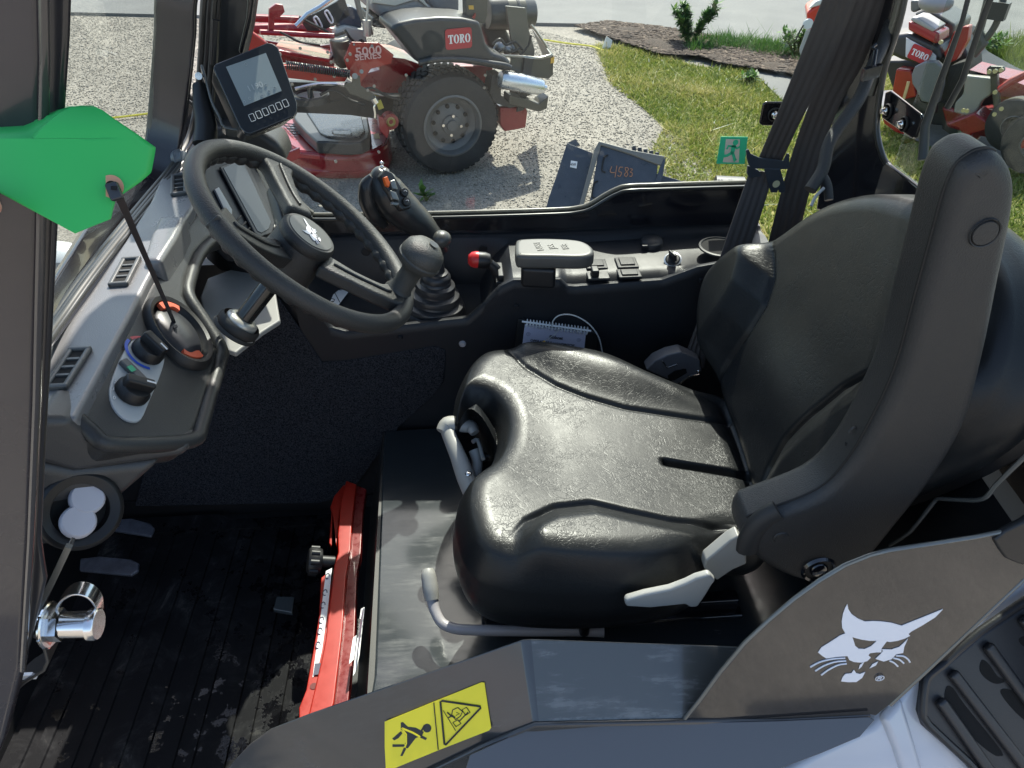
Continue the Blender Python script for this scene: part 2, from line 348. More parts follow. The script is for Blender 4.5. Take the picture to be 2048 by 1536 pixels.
# mulch bed: a low mound of bark chips
xs=np.linspace(.8,4.6,90); ys=np.linspace(4.6,7.6,90); X,Y=np.meshgrid(xs,ys); X=X.ravel();Y=Y.ravel()
ins=inside(MU,X,Y)
g=G(); N_=90; idx={}
vs=[];fs=[]
for k,(x,y) in enumerate(zip(X,Y)): vs.append((x,y,GZ+.018+.03*noise.noise(V((x*3,y*3,0)))*1+ (.02 if ins[k] else 0)))
for j in range(N_-1):
    for i in range(N_-1):
        a=j*N_+i
        if ins[a] and ins[a+1] and ins[a+N_] and ins[a+N_+1]: fs.append((a,a+1,a+N_+1,a+N_))
used=sorted({i for f in fs for i in f}); mp_={u:i for i,u in enumerate(used)}
g.add([vs[u] for u in used],[tuple(mp_[i] for i in f) for f in fs]); g.build('mulch_bed',MULCH,None,kind='stuff',label='dark bark mulch bed between the grass and the road')
def scatter(name,P,n,size,matr,kind,z0=GZ,keep=None,lab=None,flat=.6,elong=1.0,cond=None):
    P=np.array(P); x=rng.uniform(P[:,0].min(),P[:,0].max(),n*3); y=rng.uniform(P[:,1].min(),P[:,1].max(),n*3)
    m=inside(P,x,y)
    if cond is not None: m&=cond(x,y)
    x=x[m][:n]; y=y[m][:n]; n=len(x)
    base=np.array([(1,0,0),(-1,0,0),(0,1,0),(0,-1,0),(0,0,1),(0,0,-1)],float); F8=np.array([(0,2,4),(2,1,4),(1,3,4),(3,0,4),(2,0,5),(1,2,5),(3,1,5),(0,3,5)])
    s=size*rng.lognormal(0,.35,(n,1,1)); v=base[None]*(1+rng.uniform(-.35,.35,(n,6,1)))*s; v[:,:,0]*=elong; v[:,:,2]*=flat
    a=rng.uniform(0,2*np.pi,n); c,s_=np.cos(a)[:,None],np.sin(a)[:,None]
    vx=v[:,:,0]*c-v[:,:,1]*s_; vy=v[:,:,0]*s_+v[:,:,1]*c
    v=np.stack([vx+x[:,None],vy+y[:,None],v[:,:,2]+z0],-1)
    f=(F8[None]+np.arange(n)[:,None,None]*6).reshape(-1,3); tone=np.repeat(np.clip(rng.normal(.5,.2,n),0,1),6)
    return fastmesh(name,v.reshape(-1,3),f,matr,3,tone,kind='stuff',label=lab)
GV=[gp(*p) for p in [(130,0),(1000,40),(1210,95),(1320,240),(1450,330),(1500,420),(1080,440),(640,440),(300,330),(130,430)]]
GV=[(max(-6,x),min(9,y)) for x,y in GV]
scatter('loose_gravel',GV,60000,.0048,STONEM,'stuff',GZ+.002,lab='loose pale gravel covering the yard')
scatter('bark_chips',MU,9000,.014,CHIPM,'stuff',GZ+.045,lab='brown bark chips strewn on the mulch bed',flat=.3,elong=2.2)
# soil under the grass and the blades
sheet('grass_soil',GR,GZ+.004,SOIL,kind='structure')
def blades(name,P,n,h,spread,matr,lab,cond=None,z0=GZ,wd=.006,tone=(.45,.22)):
    P=np.array(P); x=rng.uniform(P[:,0].min(),P[:,0].max(),n*4); y=rng.uniform(P[:,1].min(),P[:,1].max(),n*4); m=inside(P,x,y)
    if cond is not None: m&=cond(x,y)
    x=x[m][:n];y=y[m][:n];n=len(x)
    pat=np.array([noise.noise(V((a*1.7,b*1.7,3)))+.5*noise.noise(V((a*6,b*6,1))) for a,b in zip(x,y)])
    a=rng.uniform(0,2*np.pi,n); hh=h*rng.lognormal(0,.3,n)*(1+.5*pat); l=rng.normal(0,spread,n)*hh; b=rng.uniform(0,2*np.pi,n)
    wd_=wd*rng.uniform(.6,1.4,n)
    p0=np.stack([x-np.cos(a)*wd_,y-np.sin(a)*wd_,np.full(n,z0)],-1); p1=np.stack([x+np.cos(a)*wd_,y+np.sin(a)*wd_,np.full(n,z0)],-1)
    p2=np.stack([x+np.cos(b)*l,y+np.sin(b)*l,z0+hh],-1)
    v=np.stack([p0,p1,p2],1).reshape(-1,3); f=np.arange(3*n).reshape(-1,3)
    t=np.clip(tone[0]+.3*pat+rng.normal(0,tone[1]*.7,n),0,.95); cl=rng.random(n)<.004; t[cl]=1
    return fastmesh(name,v,f,matr,3,np.repeat(t,3),kind='stuff',label=lab)
def vis(x,y):   # the part of the lawn the photograph looks at
    return (x<7)&(y>1.3)&(x>.9)
jit=lambda P:[(x,y) for x,y in P]
offp=lambda x,y: vis(x,y)&~inside(pad,x,y)&~inside(slab,x,y)
blades('grass',GR,110000,.030,1.0,GRASSM,'sunlit lawn grass with clover beside the gravel',offp,tone=(.5,.26))
edge=[gp(*p) for p in [(1190,90),(1300,100),(1400,140),(1560,420),(1380,430),(1290,330),(1330,250),(1220,170)]]
blades('weeds',edge,16000,.025,1.3,GRASSM,'sparse dry weeds creeping from the lawn into the gravel',vis,tone=(.7,.2))
verge=[gp(*p) for p in [(1370,88),(1440,82),(1600,104),(1660,110),(1640,140),(1560,125),(1460,105),(1380,112)]]
blades('tall_grass',verge,6000,.07,.9,LEAFM,'taller green grass along the road edge of the mulch',wd=.007)
verge2=[gp(*p) for p in [(1930,80),(2100,95),(2100,190),(1900,160)]]
blades('verge_grass',verge2,9000,.09,.7,GRASSM,'green grass between the road and the right mower',tone=(.25,.15))
# leafy plants
def bush(px_,py_,h,rad,n,name,lab):
    b=at(px_,py_,z=GZ); e=thing(name,lab,'shrub',b); g=G()
    lv=[];
    for k in range(9):
        a=random.uniform(0,6.28); r=rad*random.uniform(.3,1); tip=b+V((math.cos(a)*r,math.sin(a)*r,h*random.uniform(.6,1)))
        mid=b.lerp(tip,.5)+V((0,0,h*.12)); g.tube([b,mid,tip],[.006,.004,.002],5,sm=3)
        for q in range(n//9):
            t=random.uniform(.25,1.05); p=b.lerp(tip,t)+V((0,0,h*.1*math.sin(3.1*min(t,1)))); d=V((random.gauss(0,1),random.gauss(0,1),random.gauss(.5,.6))).normalized(); L_=.075*random.uniform(.6,1.2)
            s=d.cross(V((0,0,1))).normalized()*L_*.2; lv+= [p,p+d*L_*.5+s,p+d*L_,p+d*L_*.5-s]
    g.build('stem',mat('plant_stem',(.09,.11,.03),.7),e); n4=len(lv)//4
    fastmesh('foliage',[tuple(p) for p in lv],np.arange(n4*4).reshape(-1,4),LEAFM,4,np.repeat(rng.random(n4),4),parent=e)
bush(1378,98,.36,.26,1300,'shrub','bushy green shrub standing in the mulch by the road')
bush(1590,118,.26,.16,260,'shrub','small blue green plant at the right end of the mulch bed')
bush(1500,165,.07,.10,60,'weed','low weed clump at the grass edge of the mulch bed')
bush(853,402,.06,.05,22,'weed','tiny weed sprouting from the gravel below the big tyre')
bush(1945,120,.22,.25,240,'weed','dark leafy weed beside the roll bar of the right mower')
# yellow rope, stake tag
g=G(); g.tube([at(*p,z=GZ+.02) for p in [(1080,78),(1130,86),(1180,92),(1205,100),(1225,101)]],.008,6,sm=6); g.build('yellow_rope',mat('rope_yellow',(.75,.66,.08),.6),None,label='thin yellow rope lying on the gravel behind the large mower',cat='rope')
g=G(); g.tube([at(*p,z=GZ+.02) for p in [(60,246),(150,240),(230,235),(305,226)]],.008,6,sm=6); g.build('yellow_rope',mat('rope_yellow',(.75,.66,.08),.6),None,label='yellow cord on the gravel seen through the windscreen above the green tag',cat='rope')
t=thing('stake_tag','small white paper tag on a stake at the end of the yellow rope','tag',at(1212,102,z=GZ))
g=G(); b0=at(1212,102,z=GZ); g.cyl(b0,b0+V((0,0,.08)),.004,6); g.build('stake',mat('stake_wire',(.4,.38,.3),.5),t)
g=G(); g.prism([b0+V(p) for p in [(-.04,0,.02),(.035,0,.0),(.055,.02,.085),(.0,.03,.12),(-.01,0,.11)]],(0,.003,0)); g.build('paper',WHITE,t)
# unseen building added behind the viewer to give the cab paint a reflection
wall=thing('reflection_building','unseen metal sided building added behind the viewer for the cab paint to reflect','building',(0,-19,GZ))
g=G(); g.box((0,-19,1.0),(30,.3,2.9)); g.build('wall',mat('tan_siding',(.30,.27,.27),.6),wall)
g=G(); g.prism([(-15.3,-18.6,2.4),(15.3,-18.6,2.4),(15.3,-22,3.2),(-15.3,-22,3.2)],(0,0,.12)); g.build('roof',mat('roof_metal',(.3,.3,.31),.5),wall)
# ================================================================== MOWERS
RED=mat('mower_red',(.27,.007,.013),.32,coat=.5,var=.15,vs=12,rv=.1)
RED2=mat('mower_red_bright',(.36,.022,.015),.32,coat=.4,var=.1,vs=12)
MBLK=mat('mower_black',(.030,.031,.033),.42,coat=.1)
MOL=mat('mower_dark_steel',(.075,.07,.055),.4,coat=.2)
MGRY=mat('mower_grey_vinyl',(.25,.25,.26),.5)
MCRM=mat('mower_cream_vinyl',(.55,.52,.45),.5)
TYRE=mat('tyre_rubber',(.021,.021,.022),.7,grain=160,gs=.3,var=.15,vs=25)
RIM=mat('wheel_grey',(.12,.12,.12),.5,metal=.2)
RYEL=mat('hub_yellow',(.45,.33,.10),.5)
ORG=mat('orange_decal',(.75,.42,.06),.5)
HOLE=mat('hole_black',(.004,.004,.004),.9)
def glyph(ch):
    T=[[(0,.72),(0,1),(.8,1),(.8,.72),(.72,.72),(.66,.9),(.52,.9),(.52,.1),(.64,.08),(.64,0),(.16,0),(.16,.08),(.28,.1),(.28,.9),(.14,.9),(.08,.72)]]
    def ring(cx,cy,rx,ry,a0,a1,n=20): return [(cx+rx*math.cos(R(a0+(a1-a0)*i/n)),cy+ry*math.sin(R(a0+(a1-a0)*i/n))) for i in range(n+1)]
    O=[ring(.42,.5,.42,.51,90,270)+ring(.42,.5,.17,.44,270,90),ring(.42,.5,.42,.51,-90,90)+ring(.42,.5,.17,.44,90,-90)]
    Rr=[[(0,0),(0,.08),(.1,.1),(.1,.9),(0,.92),(0,1),(.34,1),(.34,0)],[(.34,1)]+ring(.42,.74,.30,.26,90,-90)+[(.34,.48),(.34,.58)]+ring(.38,.74,.12,.16,-90,90)+[(.34,.9)],[(.34,.5),(.52,.5),(.66,.1),(.8,.12),(.82,.02),(.6,-.02),(.5,.04),(.40,.42)]]
    return {'T':(T,.86),'O':(O,.9),'R':(Rr,.86)}[ch]
def toro(o,xd,yd,h,parent,off=.004,matb=None):
    xd=V(xd).normalized(); yd=(V(yd)-xd*V(yd).dot(xd)).normalized(); zd=xd.cross(yd); W_=h*1.45; g=G(); pts=[]
    for cx,cy,a0 in [(1,1,0),(-1,1,90),(-1,-1,180),(1,-1,270)]:
        for i in range(5):
            a=R(a0+i*22.5); pts.append(o+xd*(cx*(W_/2-h*.14)+h*.14*math.cos(a))+yd*(cy*(h/2-h*.14)+h*.14*math.sin(a)))
    g.prism(pts,zd*off); bd=g.build('logo_badge',matb or mat('badge_red',(.42,.02,.03),.4),parent)
    g=G(); x=-W_*.40; s=h*.42
    for ch in 'TORO':
        ps,adv=glyph(ch)
        for p in ps: g.prism([o+xd*(x+a*s*.84)+yd*(b-.5)*s+zd*(off+.0005) for a,b in p],zd*.001)
        x+=adv*s*.84
    g.box(o+xd*(x+.02*s)+yd*(-.44*s)+zd*(off+.001),(.05*s,.05*s,.001),(xd,yd,zd))
    g.build('lettering',WHITE,bd,smooth=False)
def tyre(c,ax,r,wd,e,rimr,tread=True,rimmat=None,n=64,rimname='wheel_rim',treadrows=4):
    """a wheel: tyre with raised tread blocks, dished rim with bolts; ax points outwards"""
    c=V(c); ax=V(ax).normalized(); g=G()
    prof=[(rimr,-.01),(rimr*1.05,.006),(rimr+(r-rimr)*.5,.012),(r*.94,.0),(r*.985,-.028),(r,-.06),(r,-wd+.06),(r*.985,-wd+.028),(r*.94,-wd),(rimr+(r-rimr)*.5,-wd-.012),(rimr,-wd+.02)]
    g.lathe(prof,c,ax,n); t=g.build('tyre',TYRE,e)
    if tread:
        g=G(); U=ax.cross(V((0,0,1))).normalized(); W2=V((0,0,1)); W2=(W2-ax*W2.dot(ax)).normalized(); nb=46
        for k in range(nb):
            for q in range(treadrows):
                a=2*math.pi*(k+(q%2)*.5)/nb; rad=U*math.cos(a)+W2*math.sin(a); tg=-U*math.sin(a)+W2*math.cos(a)
                h=-.03-(wd-.06)*(q+.5)/treadrows; rr=r+.003 if 0<q<treadrows-1 else r-.001
                tilt=.30*(1 if q<treadrows/2 else -1); a2=(ax+tg*tilt).normalized(); t2=rad.cross(a2)
                g.box(c+ax*h+rad*rr,(.016,2*math.pi*r/nb*.66,(wd-.06)/treadrows*.9),(rad,t2,a2))
        g.build('tread',TYRE,t)
    g=G(); g.lathe([(rimr*1.07,.012),(rimr,.016),(rimr*.95,0),(rimr*.92,-.03),(rimr*.72,-.045),(rimr*.70,-.05),(rimr*.52,-.035),(rimr*.34,-.03),(rimr*.32,-.015),(rimr*.20,-.01),(rimr*.18,.004),(0,.006)],c,ax,48); rm=g.build(rimname,rimmat or RIM,e)
    g=G(); U=ax.cross(V((0,0,1))).normalized(); W2=U.cross(ax)
    for k in range(10 if tread else 0):
        g=G(); a=2*math.pi*(k+.3)/10; p=c+(U*math.cos(a)+W2*math.sin(a))*rimr*.62; g.cyl(p+ax*-.05,p+ax*-.036,rimr*.075,10)
        g.build('vent_hole',HOLE,rm)
    for k in range(4 if tread else 0):
        g=G(); a=2*math.pi*(k+.1)/4; p=c+(U*math.cos(a)+W2*math.sin(a))*rimr*.33; g.cyl(p+ax*-.03,p+ax*.0,.0085,8)
        g.build('wheel_bolt',SILV,rm)
MA=R(18); NO=V((math.sin(MA),-math.cos(MA),0)); FD=V((-math.cos(MA),-math.sin(MA),0)); ZZ=V((0,0,1))
W0=at(905,352,z=GZ)
def mp(px_,py_,v=0): return at(px_,py_,pl=(W0+NO*v,NO))
def mplate(g,pts,v,t): return g.prism([mp(*p,v) for p in pts],-NO*t)
m1=thing('zero_turn_mower','large red zero turn mower with black fender parked outside the side window','lawn mower',W0)
hub=mp(905,252,0); rr_=abs((mp(905,352,0)-mp(905,146,0)).z)/2
tyre(hub+V((0,0,-.0)),NO,rr_*.98,.27,m1,rr_*.56)
tyre(hub-NO*.95,-NO,rr_*.98,.27,m1,rr_*.56,tread=False,n=40)
g=G(); g.cyl(hub-NO*.1,hub-NO*.85,.03); g.build('axle',MBLK,m1)
# fender
g=G(); out=[(792,46),(830,38),(880,34),(925,36),(960,43),(966,60),(972,85),(985,105),(1010,113),(1022,122),(1024,143),(1005,142),(970,134),(925,128),(880,126),(850,133),(832,122),(815,100),(795,75),(780,60)]
mplate(g,out,.03,.30); g.build('fender',MBLK,m1,bevel=.03,seg=4)
g=G(); g.tube([mp(p[0],p[1],.045) for p in [(838,126),(870,119),(925,119),(970,125),(1010,131),(1021,136)]],.016,10,sm=4); g.build('fender_lip',MBLK,m1)
toro(mp(917,77,.034),-FD,ZZ,.098*1.05,m1)
# chassis plates
g=G(); mplate(g,[(702,84),(757,86),(788,110),(782,128),(742,138),(722,166),(700,152),(688,118)],-.06,.012); g.build('side_plate',RED2,m1,bevel=.004,label='bright red side plate lettered 5000 SERIES')
text('5000',mp(737,103,-.055),-FD,ZZ,.062,mat('decal_pink',(.75,.45,.42),.5),m1,'series_lettering',.001,.012,sx=1.15)
text('SERIES',mp(736,113,-.055),-FD,ZZ,.045,mat('decal_pink',(.75,.45,.42),.5),m1,'series_lettering',.001,.012,sx=1.15)
g=G(); mplate(g,[(756,112),(810,118),(850,132),(985,132),(990,160),(1000,240),(960,240),(800,190),(720,178),(722,150),(760,140)],-.30,.35); g.build('chassis',RED,m1,bevel=.008)
g=G(); mplate(g,[(525,80),(560,86),(640,92),(672,88),(678,100),(668,135),(640,132),(560,125),(540,120)],-.42,.03); g.build('footrest_side',RED,m1,bevel=.006)
g=G(); g.prism([mp(545,98,-.12),mp(660,118,-.12),mp(680,95,-.5),mp(560,80,-.5)],-ZZ*.02); g.build('footrest',RED,m1,bevel=.004)
g=G(); mplate(g,[(560,130),(672,136),(700,148),(690,164),(640,164),(572,156),(555,140)],-.04,.03); g.build('deck_arm',RED2,m1,bevel=.006)
g=G(); mplate(g,[(538,18),(552,8),(566,10),(570,24),(560,34),(550,36),(548,60),(537,60)],-.2,.03); g.build('front_bracket',RED,m1,bevel=.004)
g=G(); g.tube([mp(*p,-.2) for p in [(520,64),(560,66),(620,70),(668,72)]],.014,8); g.tube([mp(*p,-.3) for p in [(505,36),(560,38),(605,40)]],.02,8); g.tube([mp(*p,-.45) for p in [(505,58),(600,56),(640,60),(700,70)]],.03,8); g.build('frame_tube',RED,m1)
g=G(); g.tube([mp(*p,-.2) for p in [(592,52),(615,28),(640,14),(668,-6)]],.012,8); g.build('lap_lever',SILV,m1)
g=G(); mplate(g,[(600,40),(640,22),(672,4),(688,-8),(700,30),(668,52),(640,62),(615,62)],-.3,.02); g.build('control_panel',MBLK,m1)
for x in (628,650):
    g=G(); g.tube([mp(x+a,y-(x-628)*.55,-.27) for a,y in [(0,36),(6,34),(16,52),(12,58),(2,42)]],.005,6,closed=True,sm=3); g.build('height_dial_ring',mat('dial_white',(.7,.68,.75),.5),m1)
# coil spring
a_,b_=mp(572,130,.01),mp(700,148,.01); ax_=(b_-a_); L_=ax_.length; ax_.normalize(); u_=ax_.orthogonal().normalized(); w_=ax_.cross(u_)
g=G(); g.tube([a_+ax_*L_*i/700+(u_*math.cos(i*.27)+w_*math.sin(i*.27))*.018 for i in range(0,700,1)],.0042,5); g.build('coil_spring',MBLK,m1)
g=G(); g.cyl(mp(710,152,.0),mp(710,152,.03),.015,12); g.cyl(mp(723,143,-.02),mp(723,143,-.0),.011,10); g.cyl(mp(744,92,-.055),mp(744,92,-.04),.008,10); g.cyl(mp(708,89,-.055),mp(708,89,-.04),.006,10); g.build('bolt',mat('bolt_dull',(.30,.29,.27),.4,metal=.7),m1)
g=G(); mplate(g,[(706,150),(720,152),(722,172),(745,186),(758,200),(748,206),(700,188),(688,172),(692,164),(704,166)],.0,.012); g.build('lift_arm',MOL,m1,bevel=.003)
# idler wheel and belt on the deck
c_=mp(622,195,-.12); g=G(); g.lathe([(.0,.0),(.072,.0),(.074,.012)],c_,ZZ,28); g.build('pulley_face',mat('pulley_white',(.62,.58,.52),.4),m1)
g=G(); g.lathe([(.074,-.02),(.1,-.02),(.1,.014),(.09,.02),(.074,.016)],c_,ZZ,28); g.lathe([(0,.05),(.014,.05),(.018,0)],c_,ZZ,12); g.build('drive_pulley',MBLK,m1)
g=G(); g.tube([mp(*p,-.1) for p in [(590,178),(640,168),(700,172),(760,188),(800,190)]],.010,6,sm=4); g.tube([mp(*p,-.16) for p in [(740,188),(800,190),(812,200)]],.012,6); g.build('linkage_rod',SILV,m1)
g=G(); mplate(g,[(560,164),(700,166),(760,205),(770,240),(700,230),(590,225),(560,200)],-.35,.1); g.build('shadow_frame',MBLK,m1)
# cutting deck
e_=lambda x,y,v: mp(x,y,v)
DT=.0
top=[at(*p,z=GZ+.155) for p in [(500,210),(530,250),(578,286),(600,300),(660,305),(712,304),(748,298),(770,286),(777,268),(765,248),(745,232),(690,205),(580,190)]]
g=G(); g.prism(top,-ZZ*.01); rg=[p.copy() for p in top]; g.build('deck_top',RED,m1,bevel=.004)
low=[p+(V((0,0,-.14))) for p in top]
g=G(); sh=[V((p.x,p.y,p.z-.004))+ (V((p.x,p.y,0))-V((top[0].x+.55,top[0].y+.35,0))).normalized()*.008 for p in top[:9]]
rings=[[p+V((0,0,dz))+o_ for p in sh] for dz,o_ in [(0,V((0,0,0))),(-.035,V((0,-.006,0))),(-.038,V((0,-.002,0))),(-.105,V((0,-.004,0))),(-.11,V((0,-.012,0))),(-.145,V((0,-.012,0)))]]
g.loft(rings,False,False); o_=g.build('deck_skirt',RED,m1); s_=o_.modifiers.new('s','SOLIDIFY'); s_.thickness=.006
g=G(); mplate(g,[(566,310),(600,296),(600,308),(640,312),(640,320),(600,316),(580,326),(566,318)],.18,.02)
g.build('deck_bumper',RED,m1,bevel=.004)
for (x,y) in [(671,322),(757,303),(765,325)]:
    g=G(); p=mp(x,y,.16); g.cyl(p,p+NO*.012,.008,10); g.build('bolt',mat('bolt_dull',(0,0,0)),m1)
# deck cover
cz=GZ+.16
g=G(); g.prism([at(*p,z=cz+.075) for p in [(590,214),(640,216),(725,222),(735,232),(741,262),(738,275),(722,284),(690,286),(655,283),(633,283),(610,262),(590,240),(582,222)]],-ZZ*.075); g.build('deck_cover',MBLK,m1,bevel=.012,seg=3,label='black plastic belt cover on the mower deck')
g=G(); g.prism([at(*p,z=cz+.085) for p in [(612,222),(660,222),(722,228),(730,262),(720,272),(690,275),(655,272),(640,265)]],-ZZ*.02); g.build('cover_panel',mat('cover_black',(.02,.022,.028),.25,rv=.12,vs=60),m1,bevel=.006)
g=G(); hz=cz+.088; g.tube([at(664,263,z=hz),at(667,259,z=hz+.012),at(700,260,z=hz+.012),at(703,264,z=hz)],.0055,6); g.build('cover_handle',WHITE,m1)
g=G()
for i in range(5):
    a,b=at(566+i*10,246+i*1.5,z=GZ+.17),at(585+i*7,268,z=GZ+.17); g.tube([a,b],.003,5)
for i in range(5):
    a,b=at(562+i*6,246+i*5.5,z=GZ+.172),at(604+i*2,250+i*4.6,z=GZ+.172); g.tube([a,b],.003,5)
g.build('mesh_step',mat('dark_mesh',(.04,.04,.04),.4,metal=.5),m1)
for pts in ([(649,294),(664,293.5),(665,303),(650,303)],[(664,294),(677,294),(678,303),(665,303)],[(678,294),(689,294.5),(691,303.5),(679,303)],[(747,267),(758,267),(760,277),(749,277)]):
    g=G(); g.prism([at(*p,z=GZ+.1575) for p in pts],-ZZ*.001); g.build('warning_decal',mat('decal_olive',(.42,.28,.06),.5),m1,smooth=False)
# anti-scalp roller bracket
g=G(); p=mp(782,244,-.05); g.cyl(p,p-NO*.06,.045,20); g.build('roller',RED,m1); g=G(); g.lathe([(.012,.0),(.02,.006),(.027,.0)],p,NO,20); g.build('roller_hub',RYEL,m1)
g=G(); mplate(g,[(757,232),(768,236),(780,262),(775,278),(760,262)],.0,.05); g.build('roller_bracket',RED,m1,bevel=.006)
g=G(); g.tube([mp(*p,.0) for p in [(752,206),(748,214),(750,226),(750,236)]],.006,6); g.cyl(mp(746,196,-.0),mp(752,206,.0),.018,10); g.build('lift_chain',SILV,m1)
g=G(); mplate(g,[(752,204),(762,200),(768,216),(758,220)],-.1,.01); g.build('yellow_tab',mat('tab_yellow',(.5,.42,.05),.5),m1)
# tank cap and filler, seat, control tower
g=G(); g.lathe([(.02,-.14),(.04,-.12),(.05,-.03),(.052,0),(.042,.003),(.0,.003)],mp(679,80,-.2),ZZ,20); g.build('fuel_filler',mat('filler_olive',(.12,.11,.08),.5),m1)
g=G(); g.lathe([(0,.0),(.042,0),(.044,-.02)],mp(679,78,-.2)+V((0,0,.008)),ZZ,20); g.build('fuel_cap',MCRM,m1)
g=G(); mplate(g,[(672,60),(690,52),(730,60),(735,86),(700,86),(690,108),(668,130),(664,90)],-.26,.08); g.build('console_pod',mat('pod_grey',(.45,.44,.42),.4),m1,bevel=.008)
g=G(); mplate(g,[(676,38),(686,14),(702,12),(716,20),(722,40),(725,56),(690,52),(672,54)],-.3,.08); g.build('control_tower',mat('tower_blue_grey',(.05,.06,.09),.4),m1,bevel=.01)
g=G(); g.tube([mp(*p,-.18) for p in [(736,-30),(735,20),(733,40)]],.007,6); g.cyl(mp(733,40,-.18),mp(734,72,-.18),.022,12); g.build('drive_lever',mat('lever_steel',(.5,.47,.42),.35,metal=.4),m1)
g=G(); mplate(g,[(715,-40),(722,10),(728,34),(742,44),(748,70),(740,70),(728,52),(718,30),(710,0),(708,-40)],-.22,.04); g.build('lever_boot',mat('boot_grey',(.22,.2,.17),.5),m1,bevel=.006)
def grow(pts,sc_): 
    c=sum((p for p in pts),V((0,0,0)))/len(pts); return [c+(p-c)*sc_ for p in pts]
g=G(); mplate(g,[(742,-2),(800,4),(835,-6),(862,12),(880,30),(860,42),(840,45),(826,52),(800,48),(765,38),(748,26)],-.30,.42); g.build('seat_cushion',MGRY,m1,bevel=.035,seg=4)
g=G(); mplate(g,[(740,-30),(742,10),(745,6),(790,12),(815,4),(835,-2),(850,10),(866,26),(858,14),(840,-12),(800,-14)],-.285,.03); g.build('seat_piping',MCRM,m1,bevel=.006)
g=G(); mplate(g,[(850,-60),(905,-60),(920,-20),(920,34),(880,38),(862,10),(852,-10)],-.32,.35); g.build('seat_back',mat('seatback_grey',(.17,.18,.2),.5),m1,bevel=.03,seg=3)
g=G(); mplate(g,[(745,34),(800,46),(840,50),(935,34),(935,44),(860,60),(790,60),(745,54)],-.34,.3); g.build('seat_base',MBLK,m1,bevel=.01)
g=G(); g.tube([mp(*p,.0) for p in [(797,42),(806,48),(826,50),(850,42),(866,36)]],.007,6,sm=4); g.build('seat_lever',MCRM,m1)
g=G(); g.box(mp(858,27,-.27),(.10,.02,.03),(FD,NO,ZZ)); g.build('seat_buckle',MBLK,m1,bevel=.005); g=G(); g.box(mp(858,31,-.255),(.07,.01,.012),(FD,NO,ZZ)); g.build('buckle_plate',SILV,m1)
# roll bar foot, air filter, engine
g=G(); mplate(g,[(930,-50),(978,-50),(975,30),(970,48),(948,42),(932,30)],-.12,.06); g.build('roll_bar_post',MOL,m1,bevel=.005)
g=G(); mplate(g,[(937,11),(947,11),(948,19),(938,19)],-.117,.002); g.build('warning_decal',ORG,m1,smooth=False)
g=G(); mplate(g,[(944,36),(951,26),(952,32),(948,40)],-.1,.01); g.build('red_tab',RED2,m1)
A=mp(980,27,-.35); B=mp(1068,26,-.35); ax=(B-A).normalized()
g=G(); g.lathe([(0,-.02),(.08,-.02),(.088,0),(.088,.14),(.092,.145),(.092,.16),(.088,.165),(.088,.26),(.08,.27),(0,.275)],A,ax,32); g.build('air_filter',mat('filter_grey',(.055,.055,.05),.35,coat=.2),m1)
g=G(); g.lathe([(.0895,.09),(.0905,.20)],A,ax,32); g.build('filter_band',mat('filter_band_olive',(.13,.12,.09),.35),m1)
g=G(); mplate(g,[(968,40),(1010,45),(1015,60),(1030,90),(1030,110),(985,108),(975,85),(966,60)],-.36,.3); g.build('engine_shroud',MBLK,m1,bevel=.03,seg=3)
g=G(); g.ball(mp(1000,95,-.2),.035,10); g.ball(mp(1015,100,-.2),.03,10); g.ball(mp(1030,98,-.22),.04,10); g.cyl(mp(985,100,-.2),mp(1000,84,-.2),.008,8); g.build('engine_part',mat('engine_alu',(.3,.3,.3),.35,metal=.8),m1)
g=G(); mplate(g,[(1012,12),(1052,16),(1058,60),(1070,100),(1062,190),(1035,200),(1020,190),(1040,110),(1022,80)],-.16,.02); g.build('engine_guard_panel',mat('guard_olive',(.13,.12,.095),.4),m1,bevel=.004)
# engine guard basket
g=G(); g.tube([mp(*p,-.05) for p in [(985,100),(1000,110),(1040,113),(1072,116),(1085,115),(1104,110)]],.009,8,sm=3); g.tube([mp(*p,-.2) for p in [(1104,110),(1095,96),(1072,62),(1062,50)]],.008,8); g.build('guard_rail',mat('guard_steel',(.35,.34,.30),.3,metal=.6),m1)
g=G(); mplate(g,[(1022,114),(1080,118),(1108,110),(1106,150),(1098,158),(1066,154),(1020,140)],-.05,.012); g.build('engine_guard',MOL,m1,bevel=.004)
g=G(); mplate(g,[(1102,116),(1109,114),(1108,126),(1101,127)],-.045,.002); g.build('warning_decal',ORG,m1,smooth=False)
g=G(); g.prism([mp(1106,110,-.05),mp(1106,150,-.05),mp(1092,120,-.6),mp(1066,56,-.6)],FD*.01); g.build('guard_side',MOL,m1)
g=G(); mplate(g,[(1050,116),(1068,118),(1048,220),(1034,224)],-.03,.012); g.build('guard_strap',MBLK,m1)
A=mp(1000,158,.02); B=mp(1083,174,.02); ax=(B-A).normalized(); Lm=(B-A).length
g=G(); g.lathe([(0,0),(.042,0),(.05,.012),(.052,Lm*.5),(.046,Lm*.92),(.04,Lm),(.016,Lm),(.016,Lm+.03),(.0,Lm+.03)],A,ax,32); g.build('muffler',mat('muffler_steel',(.66,.70,.74),.28,metal=.9,rv=.08,vs=14),m1)
g=G(); mplate(g,[(985,150),(1002,148),(1002,190),(1020,208),(1035,212),(1020,216),(990,206),(980,185)],-.03,.1); g.build('engine_plate',MBLK,m1)
g=G(); mplate(g,[(1020,190),(1060,200),(1078,208),(1098,192),(1094,218),(1078,224),(1040,214),(1018,208)],-.0,.10); g.build('rear_bumper',MOL,m1,bevel=.006)
g=G(); mplate(g,[(1000,215),(1050,214),(1056,222),(1052,256),(1010,264),(1000,250)],-.06,.12); g.build('rear_frame',RED,m1,bevel=.01)
